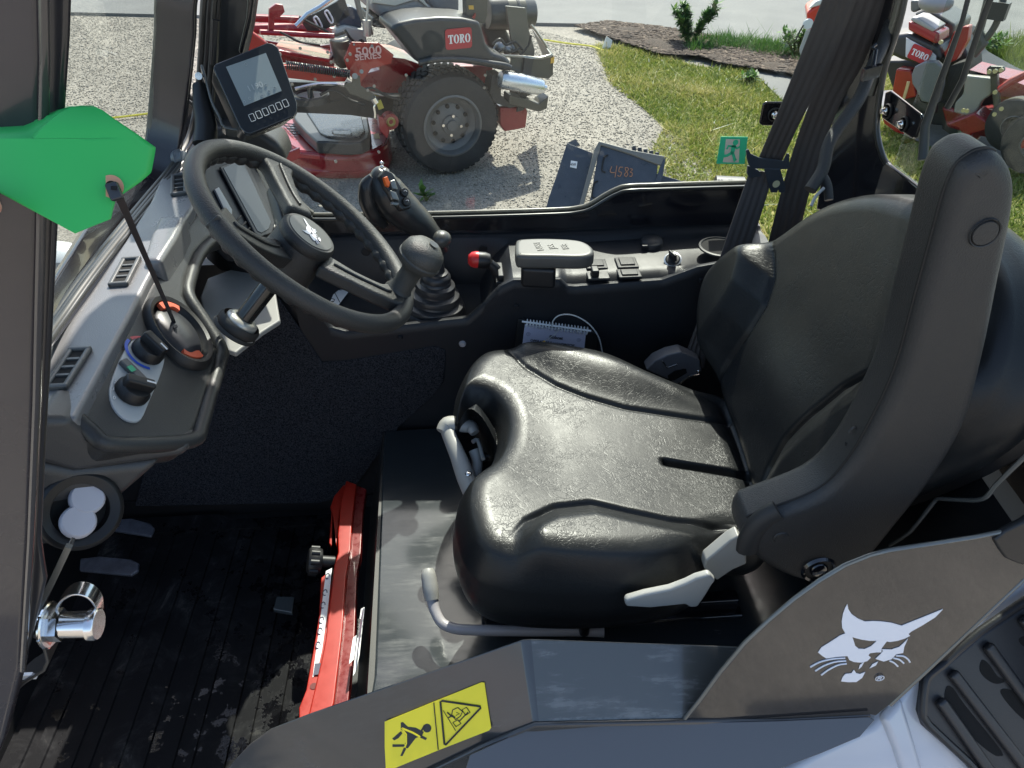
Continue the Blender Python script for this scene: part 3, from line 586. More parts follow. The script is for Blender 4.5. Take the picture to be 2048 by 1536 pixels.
for l_,r_,v_ in [([(690,60),(700,75),(716,88),(722,80),(735,92)],.007,-.2),([(598,34),(620,46),(645,58),(668,70),(690,64)],.008,-.22),([(560,64),(580,74),(600,84),(640,90)],.006,-.15),([(700,172),(720,180),(745,176),(770,190),(800,200)],.007,-.02),([(640,190),(660,180),(680,186),(700,200),(730,210)],.008,-.05),([(985,88),(1000,78),(1012,90),(1030,84),(1045,100)],.007,-.1),([(990,112),(1004,100),(1024,104),(1040,96)],.006,-.08),([(860,60),(880,52),(905,50),(930,44)],.006,-.05),([(1040,112),(1050,100),(1058,88),(1062,70)],.007,-.08),([(572,205),(600,196),(640,205),(680,200)],.006,-.1)]:
    g=G(); g.tube([mp(*p,v_) for p in l_],r_,7,sm=4); g.build('hose',mat('hose_black',(.018,.018,.018),.45),m1)
for x,y in [(548,92),(560,108),(600,96),(655,104),(662,124),(584,168),(630,158),(668,152),(735,180),(748,172),(812,150),(970,150),(968,175),(700,108),(694,120)]:
    g=G(); p=mp(x,y,.0); g.cyl(p,p+NO*.008,.008,8); g.build('bolt',mat('bolt_dull',(.45,.43,.40),.35,metal=.7),m1)
# front caster of the mower
tyre(mp(470,330,.05),NO,.15,.12,m1,.07,tread=False,n=32,rimname='caster_rim')
g=G(); mplate(g,[(430,140),(500,60),(540,90),(560,160),(520,200),(470,240)],-.1,.05); g.build('front_fork',RED2,m1,bevel=.01)
# ------------------------------------------------------------------ mower on the right
P2=at(1950,322,z=GZ); N2=V((-.72,-.69,0)).normalized(); F2=V((N2.y,-N2.x,0)).normalized()
if F2.dot(V(RT))<0: F2=-F2
def m2p(px_,py_,v=0): return at(px_,py_,pl=(P2+N2*v,N2))
def m2plate(g,pts,v,t): return g.prism([m2p(*p,v) for p in pts],-N2*t)
m2=thing('stand_on_mower','red mower with folded roll bar parked on the grass behind the rear window','lawn mower',P2)
def q2(x,y): return (1700+x*348/1620,y*330/1536)   # zoomed crop to photo pixels
def q2l(l): return [q2(*p) for p in l]
g=G(); m2plate(g,q2l([(300,560),(560,560),(880,400),(1000,300),(1120,560),(1400,720),(1640,830),(1640,1150),(1300,1150),(1150,1050),(900,1180),(700,1160),(480,1000),(380,800)]),-.32,.35); g.build('engine_block',mat('m2_dark',(.03,.03,.03),.5),m2,bevel=.02)
g=G(); m2plate(g,q2l([(850,1000),(1100,1060),(1300,1020),(1620,1080),(1640,1240),(1380,1300),(1100,1250),(900,1180)]),-.05,.3); g.build('lower_frame',RED,m2,bevel=.012)
g=G(); m2plate(g,q2l([(300,340),(560,300),(850,430),(870,560),(640,600),(470,560),(300,480)]),-.1,.3); g.build('engine_cowl',MBLK,m2,bevel=.03,seg=3)
g=G(); m2plate(g,q2l([(520,350),(760,480),(800,520),(800,575),(660,592),(515,530)]),-.09,.01); g.build('logo_panel',mat('panel_white',(.62,.63,.66),.4),m2,bevel=.003)
xd2=(m2p(*q2(730,540),0)-m2p(*q2(570,470),0)).normalized()
toro(m2p(*q2(650,505),-.085),xd2,ZZ,.088,m2)
g=G(); m2plate(g,q2l([(540,200),(640,215),(830,310),(825,400),(790,410),(540,280)]),-.05,.2); g.build('tank_cover',RED,m2,bevel=.01)
g=G(); m2plate(g,q2l([(575,160),(640,170),(800,270),(770,300),(560,190)]),-.04,.2); g.build('cover_trim',mat('trim_grey',(.3,.3,.29),.5),m2,bevel=.008)
g=G(); m2plate(g,q2l([(590,130),(700,85),(820,130),(980,230),(960,310),(880,390),(830,370),(820,300),(700,220)]),-.3,.35); g.build('seat_cushion',mat('seat_dark_olive',(.11,.105,.09),.35),m2,bevel=.04,seg=4)
g=G(); m2plate(g,q2l([(560,0),(850,0),(845,50),(800,70),(700,60),(600,120),(560,110)]),-.35,.25); g.build('seat_back',mat('seatback_olive',(.14,.14,.125),.4),m2,bevel=.03,seg=3)
g=G(); g.ball(m2p(*q2(800,20),-.1),.10,18,(1,1,.6)); g.build('arm_pad',MGRY,m2)
g=G(); g.tube([m2p(*q2(*p),-.25) for p in [(690,80),(760,120),(920,215)]],.008,6,sm=4); g.build('grab_wire',mat('wire_black',(.03,.03,.03),.4),m2)
g=G(); m2plate(g,q2l([(570,700),(600,620),(690,575),(800,575),(870,640),(860,800),(820,960),(790,975),(660,945),(620,850),(575,780)]),.05,.06); g.build('hip_pad',mat('pad_grey',(.16,.165,.17),.4),m2,bevel=.012)
g=G(); m2plate(g,q2l([(1070,700),(1330,730),(1320,880),(1230,940),(1150,1080),(1110,1085),(960,1050),(975,960),(1050,880)]),.05,.06); g.build('side_panel',mat('panel_beige',(.33,.31,.27),.4),m2,bevel=.012)
g=G(); m2plate(g,q2l([(650,945),(800,975),(790,1060),(600,1010)]),.03,.05); g.build('rubber_boot',MBLK,m2)
g=G(); m2plate(g,q2l([(430,640),(570,650),(590,780)]) if False else q2l([(430,640),(570,655),(600,780),(600,780),(620,900),(500,930),(390,860)]),-.22,.2); g.build('rear_body',RED2,m2,bevel=.01)
g=G(); m2plate(g,q2l([(880,1160),(1160,1050),(1300,1150),(1350,1130),(1400,1140),(1390,1190),(1130,1250),(1110,1290),(1130,1360),(1080,1410),(1000,1395),(1060,1260),(1000,1200)]),.12,.2); g.build('deck',RED,m2,bevel=.012)
g=G(); m2plate(g,q2l([(900,450),(960,300),(1050,250),(1110,240),(1090,380),(990,560),(900,600),(870,500)]),-.1,.08); g.build('tower_frame',RED2,m2,bevel=.01)
g=G(); m2plate(g,q2l([(930,620),(1110,560),(1120,700),(1040,900),(960,1060),(900,1180),(880,1000)]),-.12,.25); m2plate(g,q2l([(840,950),(980,990),(1010,1300),(860,1200)]),-.1,.2); g.build('frame_core',mat('m2_dark',(.03,.03,.03),.5),m2)
g=G(); m2plate(g,q2l([(1110,650),(1270,690),(1480,740),(1700,820),(1700,1100),(1420,1030),(1390,900),(1360,720)]),.0,.25); g.build('front_frame',RED,m2,bevel=.015)
g=G(); g.tube([m2p(*q2(*p),.08) for p in [(1390,840),(1500,760),(1640,690)]],.022,8); g.build('deck_arm',RED2,m2)
g=G(); m2plate(g,q2l([(1270,640),(1300,615),(1430,620),(1440,660),(1410,680),(1300,715),(1270,700)]),.1,.03); m2plate(g,q2l([(1300,700),(1370,690),(1400,1080),(1340,1060)]),.08,.04); g.build('pump_arm',MOL,m2,bevel=.006)
for p in [(1410,650),(1355,660),(1300,665),(1355,855),(1415,1010),(1350,1060),(1095,1030),(1060,1025),(1470,1360),(850,390),(940,460)]:
    g=G(); c_=m2p(*q2(*p),.15); g.cyl(c_,c_+N2*.014,.012,10); g.build('bolt',mat('brass_bolt',(.6,.55,.35),.35,metal=.7),m2)
# roll bar
g=G(); g.tube([m2p(*q2(*p),.0) for p in [(1290,-30),(1230,200),(1190,300),(1240,400),(1150,520)]],[.022,.022,.03,.03,.02],8); g.tube([m2p(*q2(*p),.0) for p in [(1440,-40),(1400,80),(1370,200),(1300,320),(1230,400)]],.019,10,sm=4); g.build('roll_bar',mat('rollbar_grey',(.085,.085,.08),.4),m2)
g=G(); g.box(m2p(*q2(1385,100),.03),(.09,.06,.09),(F2,N2,ZZ)); g.ball(m2p(*q2(1345,50),.04),.022,8); g.ball(m2p(*q2(1340,100),.04),.022,8); g.build('roll_bar_hinge',mat('hinge_black',(.04,.04,.04),.35),m2)
g=G(); g.tube([m2p(*q2(*p),.05) for p in [(545,760),(530,820),(515,870),(500,920)]],.010,6); g.build('chain',mat('chain_gold',(.5,.42,.25),.4,metal=.6),m2)
g=G(); m2plate(g,q2l([(300,1080),(350,1080),(500,1220),(500,1250),(430,1230),(320,1150)]),.0,.03); g.build('deck_edge',RED,m2)
tyre(m2p(*q2(1520,1180),.15),N2,.155,.12,m2,.06,tread=False,n=36); tyre(m2p(*q2(1500,1000),-.25),N2,.17,.12,m2,.06,tread=False,n=36)
g=G(); m2plate(g,q2l([(1640,1120),(1640,1380),(1470,1410),(1430,1350)]),.2,.03); g.build('caster_fork',RED2,m2,bevel=.01)
tyre(m2p(*q2(1720,1350),.2),N2,.18,.14,m2,.07,tread=False,n=36)
# third machine, mostly hidden by the pillar
P3=at(1640,165,z=GZ); m3=thing('red_machine','red and grey machine partly hidden behind the seat belt near the road','machine',P3)
pl3=(P3,(-.2,-1,0))
def p3(l,dv=0): return [at(*p,pl=((P3[0],P3[1]+dv,0),(-.2,-1,0))) for p in l]
g=G(); g.prism(p3([(1613,25),(1640,6),(1690,0),(1690,110),(1625,110),(1617,60)]),V((.1,.3,0))); g.build('hood',mat('hood_red',(.62,.03,.02),.3,coat=.4),m3,bevel=.02,seg=3)
g=G(); g.prism(p3([(1616,18),(1632,3),(1690,-20),(1690,2),(1642,10)],-.02),V((.1,.2,0))); g.build('light_panel',mat('lamp_clear',(.7,.68,.66),.2),m3,bevel=.008)
g=G(); c_=p3([(1616,48)],-.03)[0]; g.lathe([(0,.01),(.035,.01),(.04,0)],c_,(-.2,-1,0),20); g.build('round_badge',WHITE,m3)
g=G(); g.prism(p3([(1612,60),(1625,58),(1660,110),(1650,130),(1605,128),(1598,100)],-.01),V((.1,.2,0))); g.build('side_panel',mat('m3_grey',(.42,.42,.42),.4),m3,bevel=.01)
g=G(); g.tube(p3([(1607,50),(1598,66),(1592,80)],-.05),.006,6,sm=3); g.build('antenna',mat('wire_black',(.03,.03,.03),.4),m3)
g=G(); c_=P3+V((.22,.05,.14)); g.lathe([(.07,0),(.14,.0),(.15,-.02),(.15,-.1),(.14,-.12)],c_,(-.2,-1,0),28); g.build('wheel',TYRE,m3)
# ================================================================== ATTACHMENT PLATES
BG=mat('plate_blue_grey',(.050,.058,.075),.35,coat=.15,rv=.1,vs=20,var=.15)
BG2=mat('plate_edge_grey',(.16,.155,.14),.5)
pb=at(1150,425,z=GZ); PB=V((pb.x,pb.y+.0,0)); NB=V((-.18,-.8,.62)).normalized()
# leaning attachment plates, their feet on the gravel
PBp=at(1200,400,z=GZ+.10)
plB=(PBp,NB)
a1=thing('attachment_plate','tall blue grey steel attachment plate with white tag, leftmost by the window','attachment plate',PBp)
g=plate([(1086,440),(1096,400),(1115,345),(1134,286),(1150,292),(1186,306),(1168,380),(1155,440)],.012,pl=plB); g.build('steel_plate',BG,a1,bevel=.002)
g=plate([(1134,286),(1151,278),(1160,290),(1150,293)],.02,pl=((PBp[0],PBp[1]+.03,PBp[2]),NB)); g.build('top_flange',BG,a1)
g=plate([(1142,321),(1155,323),(1153,337),(1140,334)],.001,pl=(PBp-NB*-.004,NB)); g.build('paper_tag',WHITE,a1,smooth=False)
text('4583',at(1148,329,pl=(PBp+NB*.005,NB)),(1,0,.0),V((0,.6,.8)),.02,INK,a1,'tag_number')
a2=thing('attachment_plate','blue grey quick attach plate with 4583 written on it in orange','attachment plate',PBp+V((.2,0,0)))
plC=(PBp+NB*.05,NB)
g=plate([(1168,440),(1180,400),(1200,286),(1260,304),(1316,325),(1312,368),(1290,440)],.012,pl=plC); g.build('steel_plate',BG,a2,bevel=.002)
g=plate([(1188,300),(1198,282),(1264,300),(1330,312),(1322,330),(1312,328),(1260,308),(1202,290),(1170,400),(1160,440),(1150,440),(1162,398)],.02,pl=(PBp+NB*.062,NB)); g.build('edge_flange',BG2,a2,bevel=.004)
g=plate([(1322,326),(1332,312),(1326,350),(1318,372),(1308,372)],.02,pl=(PBp+NB*.06,NB)); g.build('side_flange',BG,a2,bevel=.003)
for i in range(5):
    g=G(); c_=at(1268+i*11.5,298+i*3.2,pl=(PBp+NB*.0,NB)); g.box(c_,(.022,.03,.03),(V((1,0,0)),NB,V((0,.6,.8)))); g.build('rubber_stud',MBLK,a2,bevel=.005)
for (x,y) in [(1208,330),(1188,382)]:
    g=G(); P_=[at(x+a,y+b,pl=(PBp+NB*.056,NB)) for a,b in [(8,-20),(0,-15),(-4,10),(3,14)]]; g.tube(P_,.004,6,sm=3); g.build('cast_slot',mat('slot_black',(.01,.01,.01),.6),a2)
ORP=mat('orange_marker',(.42,.20,.11),.7)
def stroke(name,strokes,lift,par,r=.0028,plx=None,m_=None):
    g=G()
    for s in strokes: g.tube([at(*p,pl=(plx[0]+plx[1]*lift,plx[1])) for p in s],r,5,sm=4)
    return g.build(name,m_,par)
def q3(l): return [(1080+x/3.2,y/3.2) for x,y in l]
stroke('marker_writing',[q3([(460,1065),(450,1100),(480,1105)]),q3([(492,1060),(480,1135)]),q3([(530,1070),(510,1072),(505,1098),(522,1104),(512,1128),(495,1122)]),q3([(560,1072),(545,1075),(552,1098),(562,1112),(552,1130),(540,1118),(556,1098),(566,1084),(560,1072)]),q3([(575,1080),(592,1084),(578,1102),(590,1108),(586,1128),(572,1126)])],.016,a2,.0022,(PBp+NB*.038,NB),ORP)
a3=thing('attachment_plate','low dark plate end lying right of the 4583 plate','attachment plate',at(1380,400,z=GZ+.02))
g=plate([(1308,345),(1340,355),(1400,372),(1480,385),(1480,440),(1290,440)],.012,pl=(PBp-NB*.02,NB)); g.build('steel_plate',BG,a3,bevel=.002)
a4=thing('track_roller','grey studded roller end just above the window sill','roller',at(1460,372,z=GZ+.03))
g=G(); A=at(1428,385,z=GZ+.1); B=at(1484,388,z=GZ+.1); g.cyl(A,B,.09,20); o_=g.build('roller_drum',mat('roller_grey',(.07,.07,.075),.5),a4)
for i in range(5):
    g=G(); c_=at(1440+i*10,362+abs(i-1)*3,z=GZ+.17); g.ball(c_,.02,8); g.build('stud',MBLK,a4)
# ================================================================== LOADER CAB
cab=thing('loader_cab','open cab of a compact loader with dark dash, side console, pillars and windows','loader',(0,0,GZ))
FZ=-.08
X0,Y0_,Z0=V((1,0,0)),V((0,1,0)),V((0,0,1))
# floor pan and firewall
g=G(); g.box((-.35,-.02,FZ-.03),(1.12,.84,.05)); g.build('floor_pan',BLACK,cab)
g=G(); g.box((-.90,0,.25),(.03,.86,.66)); g.build('front_wall',BLACK,cab)
# side wall (inner face y=.40) down from the console
g=G(); g.box((-.12,.425,.16),(1.52,.03,.50)); g.build('inner_side_wall',PLASTD,cab)
g=G(); g.box((-.61,.425,.50),(.55,.03,.20)); g.build('inner_side_wall',PLASTD,cab)
# carpet lining on the wall: front kick area and under the console
cp=[at(*p,y=.40) for p in [(300,905),(430,560),(560,596),(600,655),(645,722),(700,718),(870,690),(890,697),(892,712),(888,760),(865,792),(800,850),(700,985),(640,1003),(270,1010)]]
g=G(); g.prism(cp,(0,-.006,0)); g.build('carpet_lining',CARPET,cab,bevel=.003)
g=G(); P_=[at(270,1010,y=.40),at(640,1003,y=.40),at(700,985,y=.40),at(760,850,y=.40)]
g.prism([V((-.9,.405,FZ-.01)),V((-.24,.405,FZ-.01)),V((-.24,.405,P_[1].z+.012)),V((-.9,.405,P_[0].z+.012))],(0,-.004,0)); g.build('kick_strip',BLACK,cab)
# ---- console loft along X
ST=[(-.345,.545,.50,.565),(-.318,.525,.47,.565),(-.285,.452,.435,.565),(-.255,.440,.425,.565),(.0,.462,.428,.562),(.030,.492,.430,.56),(.066,.533,.515,.56),(.095,.548,.545,.56),(.19,.546,.545,.56),(.205,.530,.540,.56),(.22,.528,.538,.56),(.40,.536,.545,.562),(.47,.563,.548,.562),(.56,.578,.55,.562),(.66,.582,.552,.562)]
STx=[s[0] for s in ST]
def stz(x,k): return float(np.interp(x,STx,[s[k] for s in ST]))
xs_=sorted(set(list(np.linspace(-.345,.66,90))+STx)); rings=[]
for x in xs_:
    ze=stz(x,1); zf=stz(x,2); zb=stz(x,3); well=max(0,min(1,(zb-zf)/.09)); zf2=max(zf,.0)
    rings.append([V((x,.400,.20)),V((x,.397,ze-.02)),V((x,.398,ze-.006)),V((x,.403,ze)),V((x,.412,ze)),V((x,.418,ze-.004)),V((x,.428,(ze*.35+zf*.65))),V((x,.445,zf)),V((x,.50,zf)),V((x,.548-.01*well,zf+.004)),V((x,.566,zf+(zb-zf)*.15)),V((x,.574,zb-.006)),V((x,.580,zb)),V((x,.60,zb)),V((x,.60,.20))])
g=G(); g.loft(rings,True,True); con=g.build('side_console',PLASTD,cab)
# small caps and bolts on the wall
for (x,y,m_,r_) in [(1032,612,PLASTD,.006),(800,675,PLASTD,.006),(584,606,PLASTD,.008),(925,688,GREYM,.0075),(1402,560,PLASTD,.005)]:
    g=G(); p=at(x,y,y=.396); g.lathe([(0,-.004),(r_*.7,-.004),(r_,-.001),(r_*1.05,.004)],p,(0,1,0),16); g.build('wall_plug',m_,cab)
for (x,y) in [(732,503),(966,497)]:
    g=G(); p=at(x,y,y=.574); g.lathe([(0,-.004),(.008,-.004),(.011,-.001),(.012,.004)],p,(0,1,0),16); g.build('wall_plug',PLASTD,cab)
# ---- window frame on the right: sill band with a bright lip
top_=[(-.56,.90),(-.50,.835),(-.44,.77),(-.37,.665),(-.345,.63),(-.325,.607),(-.30,.601),(-.03,.597),(.20,.597),(.25,.600),(.277,.607),(.31,.628),(.335,.641),(.36,.647),(.45,.648),(.66,.648)]
tp,_=smooth([V((x,0,z)) for x,z in top_],[0]*len(top_),3)
low=[V((x,0,.50)) for x in (.66,-.45)]+[V((-.60,0,.80))]
g=G(); g.prism([V((p.x,.592,p.z)) for p in tp]+[V((p.x,.592,p.z)) for p in low],(0,.03,0)); g.build('window_sill_panel',BLACKG,cab,bevel=.004)
g=G(); g.tube([V((p.x,.594,p.z+.001)) for p in tp],.0042,8); g.build('window_seal',mat('seal_black',(.03,.03,.026),.28,spec=.6),cab)
g=G(); g.tube([V((p.x,.612,p.z+.004)) for p in tp],.005,8); g.build('window_trim',mat('trim_tan',(.12,.11,.09),.3),cab)
g=G(); g.prism([V((-.55,.604,.60)),V((.74,.604,.60)),V((.74,.604,1.58)),V((-.25,.604,1.58)),V((-.42,.604,1.1))],(0,.005,0)); g.build('side_window',GLASS,cab,smooth=False)
# roof and outer frame that shade the cab
g=G(); g.prism([V((-.30,-.45,1.60)),V((.86,-.45,1.60)),V((.86,.62,1.60)),V((-.30,.62,1.60))],(0,0,.07)); g.build('roof',BLACK,cab,bevel=.015)
# front right pillar, raked, with the rubber seals in front of it
def fp(px_,py_): return at(px_,py_,y=.56)
g=G(); g.prism([fp(*p) for p in [(431,-60),(508,-420),(600,-420),(516,-60),(500,60),(478,150),(500,262),(420,262),(392,290),(400,170)]],(0,.05,0)); g.build('front_pillar',mat('pillar_dark',(.030,.032,.034),.3,coat=.3),cab,bevel=.006)
g=G(); g.prism([fp(*p) for p in [(500,-60),(518,-60),(505,40),(487,110),(478,100),(494,30)]],(0,-.012,0)); g.build('pillar_edge',BLACKG,cab,bevel=.004)
g=G(); g.prism([at(*p,y=.50) for p in [(381,290),(403,262),(450,255),(520,262),(560,290),(575,330),(500,345),(415,320),(375,340)]],(0,.09,0)); g.build('pillar_base_cover',PLAST,cab,bevel=.014,seg=3)
for k,(dx,r_) in enumerate([(0,.006),(11,.0055),(21,.006),(30,.004)]):
    P_=[at(x+dx*(1 if i<6 else .8),y,y=yy) for i,(x,y,yy) in enumerate([(475,-360,.53),(413,-40,.53),(403,100,.53),(396,190,.52),(386,250,.50),(370,292,.46),(335,345,.38),(285,405,.27),(225,478,.13),(165,555,0),(105,640,-.11),(60,705,-.2)])]
    g=G(); g.tube(P_,r_,8,sm=4); g.build('windscreen_seal',mat('seal_strip',(.02,.02,.02),.35,spec=.6) if k%2 else mat('seal_strip_b',(.05,.048,.042),.4),cab)
g=G(); g.tube([at(x,y,y=.50) for x,y in [(432,40),(430,90),(428,130)]],.006,8); g.build('seal_clip',BLACK,cab)
# windscreen frame strip: comes down the right side and sweeps along the bottom edge
fr=[(418,-360,.52),(358,-40,.47),(352,60,.465),(343,170,.46),(333,260,.45),(322,310,.43),(300,352,.40),(262,390,.32),(232,412,.26),(190,470,.14),(150,530,.03),(100,612,-.08),(60,680,-.17)]
sd_=[V((1,0,0)),V((1,0,-.1)),V((.8,-.2,-.4)),V((.6,-.2,-.7)),V((.5,0,-.8)),V((.5,0,-.8))]
g=G(); g.sweep([at(x,y,y=yy) for x,y,yy in fr],[.062,.062,.060,.054,.042,.030,.03],.02,sd_,sm=4); g.build('windscreen_frame',mat('frame_paint',(.034,.030,.034),.2,coat=.5),cab,bevel=.005,seg=3)
g=G(); g.tube([at(x-dx_,y,y=yy) for (x,y,yy),dx_ in zip(fr[:7],[33,33,33,32,30,28,22])],.009,8,sm=4); g.build('frame_seal',mat('seal_olive',(.14,.13,.10),.4),cab)
g=G(); g.prism([V((-.335,.50,1.59)),V((-.335,-.45,1.59)),V((-.555,-.45,.77)),V((-.555,.44,.77))],(.004,0,0)); g.build('windscreen',GLASS,cab,smooth=False)
# front cowl and lamp seen through the lower windscreen
g=G(); g.box((-1.25,.0,.40),(.60,.80,.60)); g.build('front_body',WHITEP,cab,bevel=.05,seg=4)
g=G(); g.ball(at(125,540,x=-.97),.07,20); g.build('head_lamp',mat('lamp_glass',(.6,.62,.62),.1,coat=1),cab)
# ---- dashboard
ZD=.80
def sp(l,z=ZD): return [at(*p,z=z) for p in l]
QN=V((.71,.03,.70)).normalized(); QP=at(290,560,z=.795); QL=(QP,QN)
def q(px_,py_,off=0): return at(px_,py_,pl=(QP+QN*off,QN))
strip=[(60,862),(100,690),(175,590),(250,480),(300,402),(322,352),(352,322),(400,322),(394,372),(385,414),(368,440),(352,470),(333,500),(318,520),(295,560),(262,625),(222,700),(150,836),(92,838)]
g=G(); g.prism(sp(strip),(0,0,-.022)); g.build('dash_vent_strip',mat('dash_top_sheen',(.15,.15,.155),.30,spec=.7,grain=700,gs=.25,rv=.05,vs=12),cab,bevel=.010,seg=4)  # base grey lightened to stand in for the sky sheen on the strip
g=G(); g.prism(sp([(318,432),(372,430),(352,470),(320,520),(285,520),(300,470)],ZD+.012),(0,0,-.05)); g.build('strip_step',mat('dash_top_sheen',(0,0,0)),cab,bevel=.008,seg=3)
face=[(140,838),(208,890),(300,893),(388,884),(405,850),(443,722),(442,695),(376,596),(380,560),(398,510),(425,480),(470,466),(560,470),(600,420),(560,300),(470,290),(395,330),(385,420),(352,470),(300,545),(255,625)]
g=G(); g.prism([q(*p) for p in face],-QN*.05); g.build('dash_face',PLAST,cab,bevel=.014,seg=4)
# raised rolled edge of the dash face
g=G(); g.tube([q(x,y,-.004) for x,y in [(470,468),(430,480),(398,512),(380,560),(378,594),(410,645),(442,698),(440,725),(420,790),(403,850),(386,880),(300,890),(215,888),(180,862),(150,836)]],.0095,12,sm=5); g.build('dash_rolled_edge',PLAST,cab)
# underside of the dash: main shell and lower body reaching down to the pedals
sa_,sb_=q(140,838),q(388,884); sd__=V((sb_.x-sa_.x,sb_.y-sa_.y,0)).normalized(); SHN=V((sd__.y,-sd__.x,0)); SHL=(sa_+SHN*.012,SHN)
sec=[at(*p,pl=SHL) for p in [(60,838),(140,838),(207,895),(386,888),(368,915),(150,948),(60,925)]]
g=G(); g.prism(sec,(-.01,.07,-.012)); g.build('dash_end_shell',mat('dash_shell',(.05,.049,.05),.38,grain=700,gs=.2),cab,bevel=.014,seg=4)
sec=[at(*p,pl=SHL) for p in [(50,922),(150,940),(330,922),(228,1010),(205,1040),(130,1097),(50,1097)]]
g=G(); g.prism(sec,(-.02,.05,.0)); g.build('dash_lower_body',mat('dash_shell',(0,0,0)),cab,bevel=.012,seg=3)
g=G(); g.prism([V((-.62,-.10,.74)),V((-.50,-.10,.70)),V((-.54,-.10,.50)),V((-.66,-.10,.50))],(0,.48,0)); g.build('dash_core',BLACK,cab)
# strip vents
def stripvent(c,u1,u2,par):
    c=V(c); g=G(); zz=V((0,0,1)); 
    for a,b,dx,dy in [(u1,u2,.5,.0)]: pass
    L1,L2=u1.length,u2.length; a=u1.normalized(); b=u2.normalized(); t=.006
    g.box(c+a*(L1/2-t/2),(t,L2,.007),(a,b,zz)); g.box(c-a*(L1/2-t/2),(t,L2,.007),(a,b,zz)); g.box(c+b*(L2/2-t/2),(L1,t,.006),(a,b,zz)); g.box(c-b*(L2/2-t/2),(L1,t,.006),(a,b,zz))
    v=g.build('dash_vent',mat('vent_frame',(.085,.085,.083),.36,grain=700,gs=.2),par,bevel=.002)
    g=G(); g.box(c-zz*.0015,(L1-2*t,L2-2*t,.003),(a,b,zz)); g.build('vent_opening',mat('hole_black',(0,0,0)),v)
    g=G()
    for k in (-1,0,1): g.box(c+a*k*L1*.2,(.0035,L2-2*t,.004),(a,b,zz))
    g.build('vent_slat',mat('vent_frame',(0,0,0)),v)
for (ca,cb,wa,wb) in [((358,352),(358,386),(344,370),(374,368)),((262,520),(238,566),(240,540),(262,546)),((158,702),(114,770),(122,732),(150,740))]:
    a,b=at(*ca,z=ZD+.003),at(*cb,z=ZD+.003); u1=(a-b); c=(a+b)/2; wv=(at(*wb,z=ZD)-at(*wa,z=ZD)); u1n=u1.normalized(); u2=(wv-u1n*wv.dot(u1n)); u2=u2.normalized()*max(.026,u2.length)
    stripvent(c,u1n*(u1.length+.012),u2,cab)
# heater panel with two knobs
QU=(q(265,700)-q(265,900)); QU=(q(310,640)-q(255,840)).normalized(); QR=QU.cross(QN)
hv=thing_part=None
pn=[q(*p,.003) for p in [(270,676),(292,674),(318,690),(330,712),(322,748),(300,800),(283,838),(262,842),(240,830),(224,806),(220,775),(232,738),(250,700)]]
g=G(); g.prism(spoly(pn,3),-QN*.006); hp=g.build('heater_panel',mat('panel_silver_grey',(.40,.42,.43),.38,rv=.05,vs=30),cab,bevel=.0015)
def arc3(c,r,a0,a1,wd,mat_,nm,par,off=.0045,n=24):
    g=G(); I=[];O=[]
    for i in range(n+1):
        a=R(a0+(a1-a0)*i/n); d=QR*math.cos(a)+QU*math.sin(a); I.append(c+d*(r-wd/2)); O.append(c+d*(r+wd/2))
    vs=I+O; g.add(vs,[(i,i+1,n+2+i,n+1+i) for i in range(n)]); return g.build(nm,mat_,par,smooth=False)
ck1=q(293,706,.004); ck2=q(262,786,.004)
arc3(ck1,.025,60,150,.004,mat('arc_red',(.55,.04,.06),.4),'warm_arc',hp); arc3(ck1,.025,160,290,.004,mat('arc_blue',(.03,.09,.5),.4),'cool_arc',hp)
def knob(c,ang,par,r=.0175,h=.020):
    g=G(); g.lathe([(0,.0),(r*1.12,0),(r*1.12,.006),(r,.009),(r*.96,h*.6),(r*.9,h*.66),(0,h*.66)],c,QN,32); k=g.build('knob',BLACK,par)
    d=QR*math.cos(R(ang))+QU*math.sin(R(ang)); s=QN.cross(d); g=G(); g.box(c+QN*h*.85,(r*1.9,r*.75,h*.75),(d,s,QN)); g.build('knob_grip',BLACK,k,bevel=.003,seg=3)
    g=G(); g.box(c+QN*(h*1.235)+d*r*.6,(r*.6,.002,.0008),(d,s,QN)); g.build('knob_mark',WHITE,k)
knob(ck1+QN*.001,-30,hp); knob(ck2+QN*.001,15,hp)
g=G(); g.box(q(268,744,.006),(.038,.012,.007),(QR*.85-QU*.52,QU*.85+QR*.52,QN)); sw=g.build('ac_switch',mat('switch_dark_grey',(.10,.10,.10),.4),hp,bevel=.002)
g=G(); g.box(q(263,737,.0105),(.008,.008,.001),(QR*.85-QU*.52,QU*.85+QR*.52,QN)); g.build('green_mark',mat('mark_green',(.05,.4,.2),.5),sw)
for s_,x,y in [('0',228,796),('1',227,778),('2',230,765),('3',240,760)]: text(s_,q(x,y,.0035),QR,QU,.007,WHITE,hp,'dial_number')
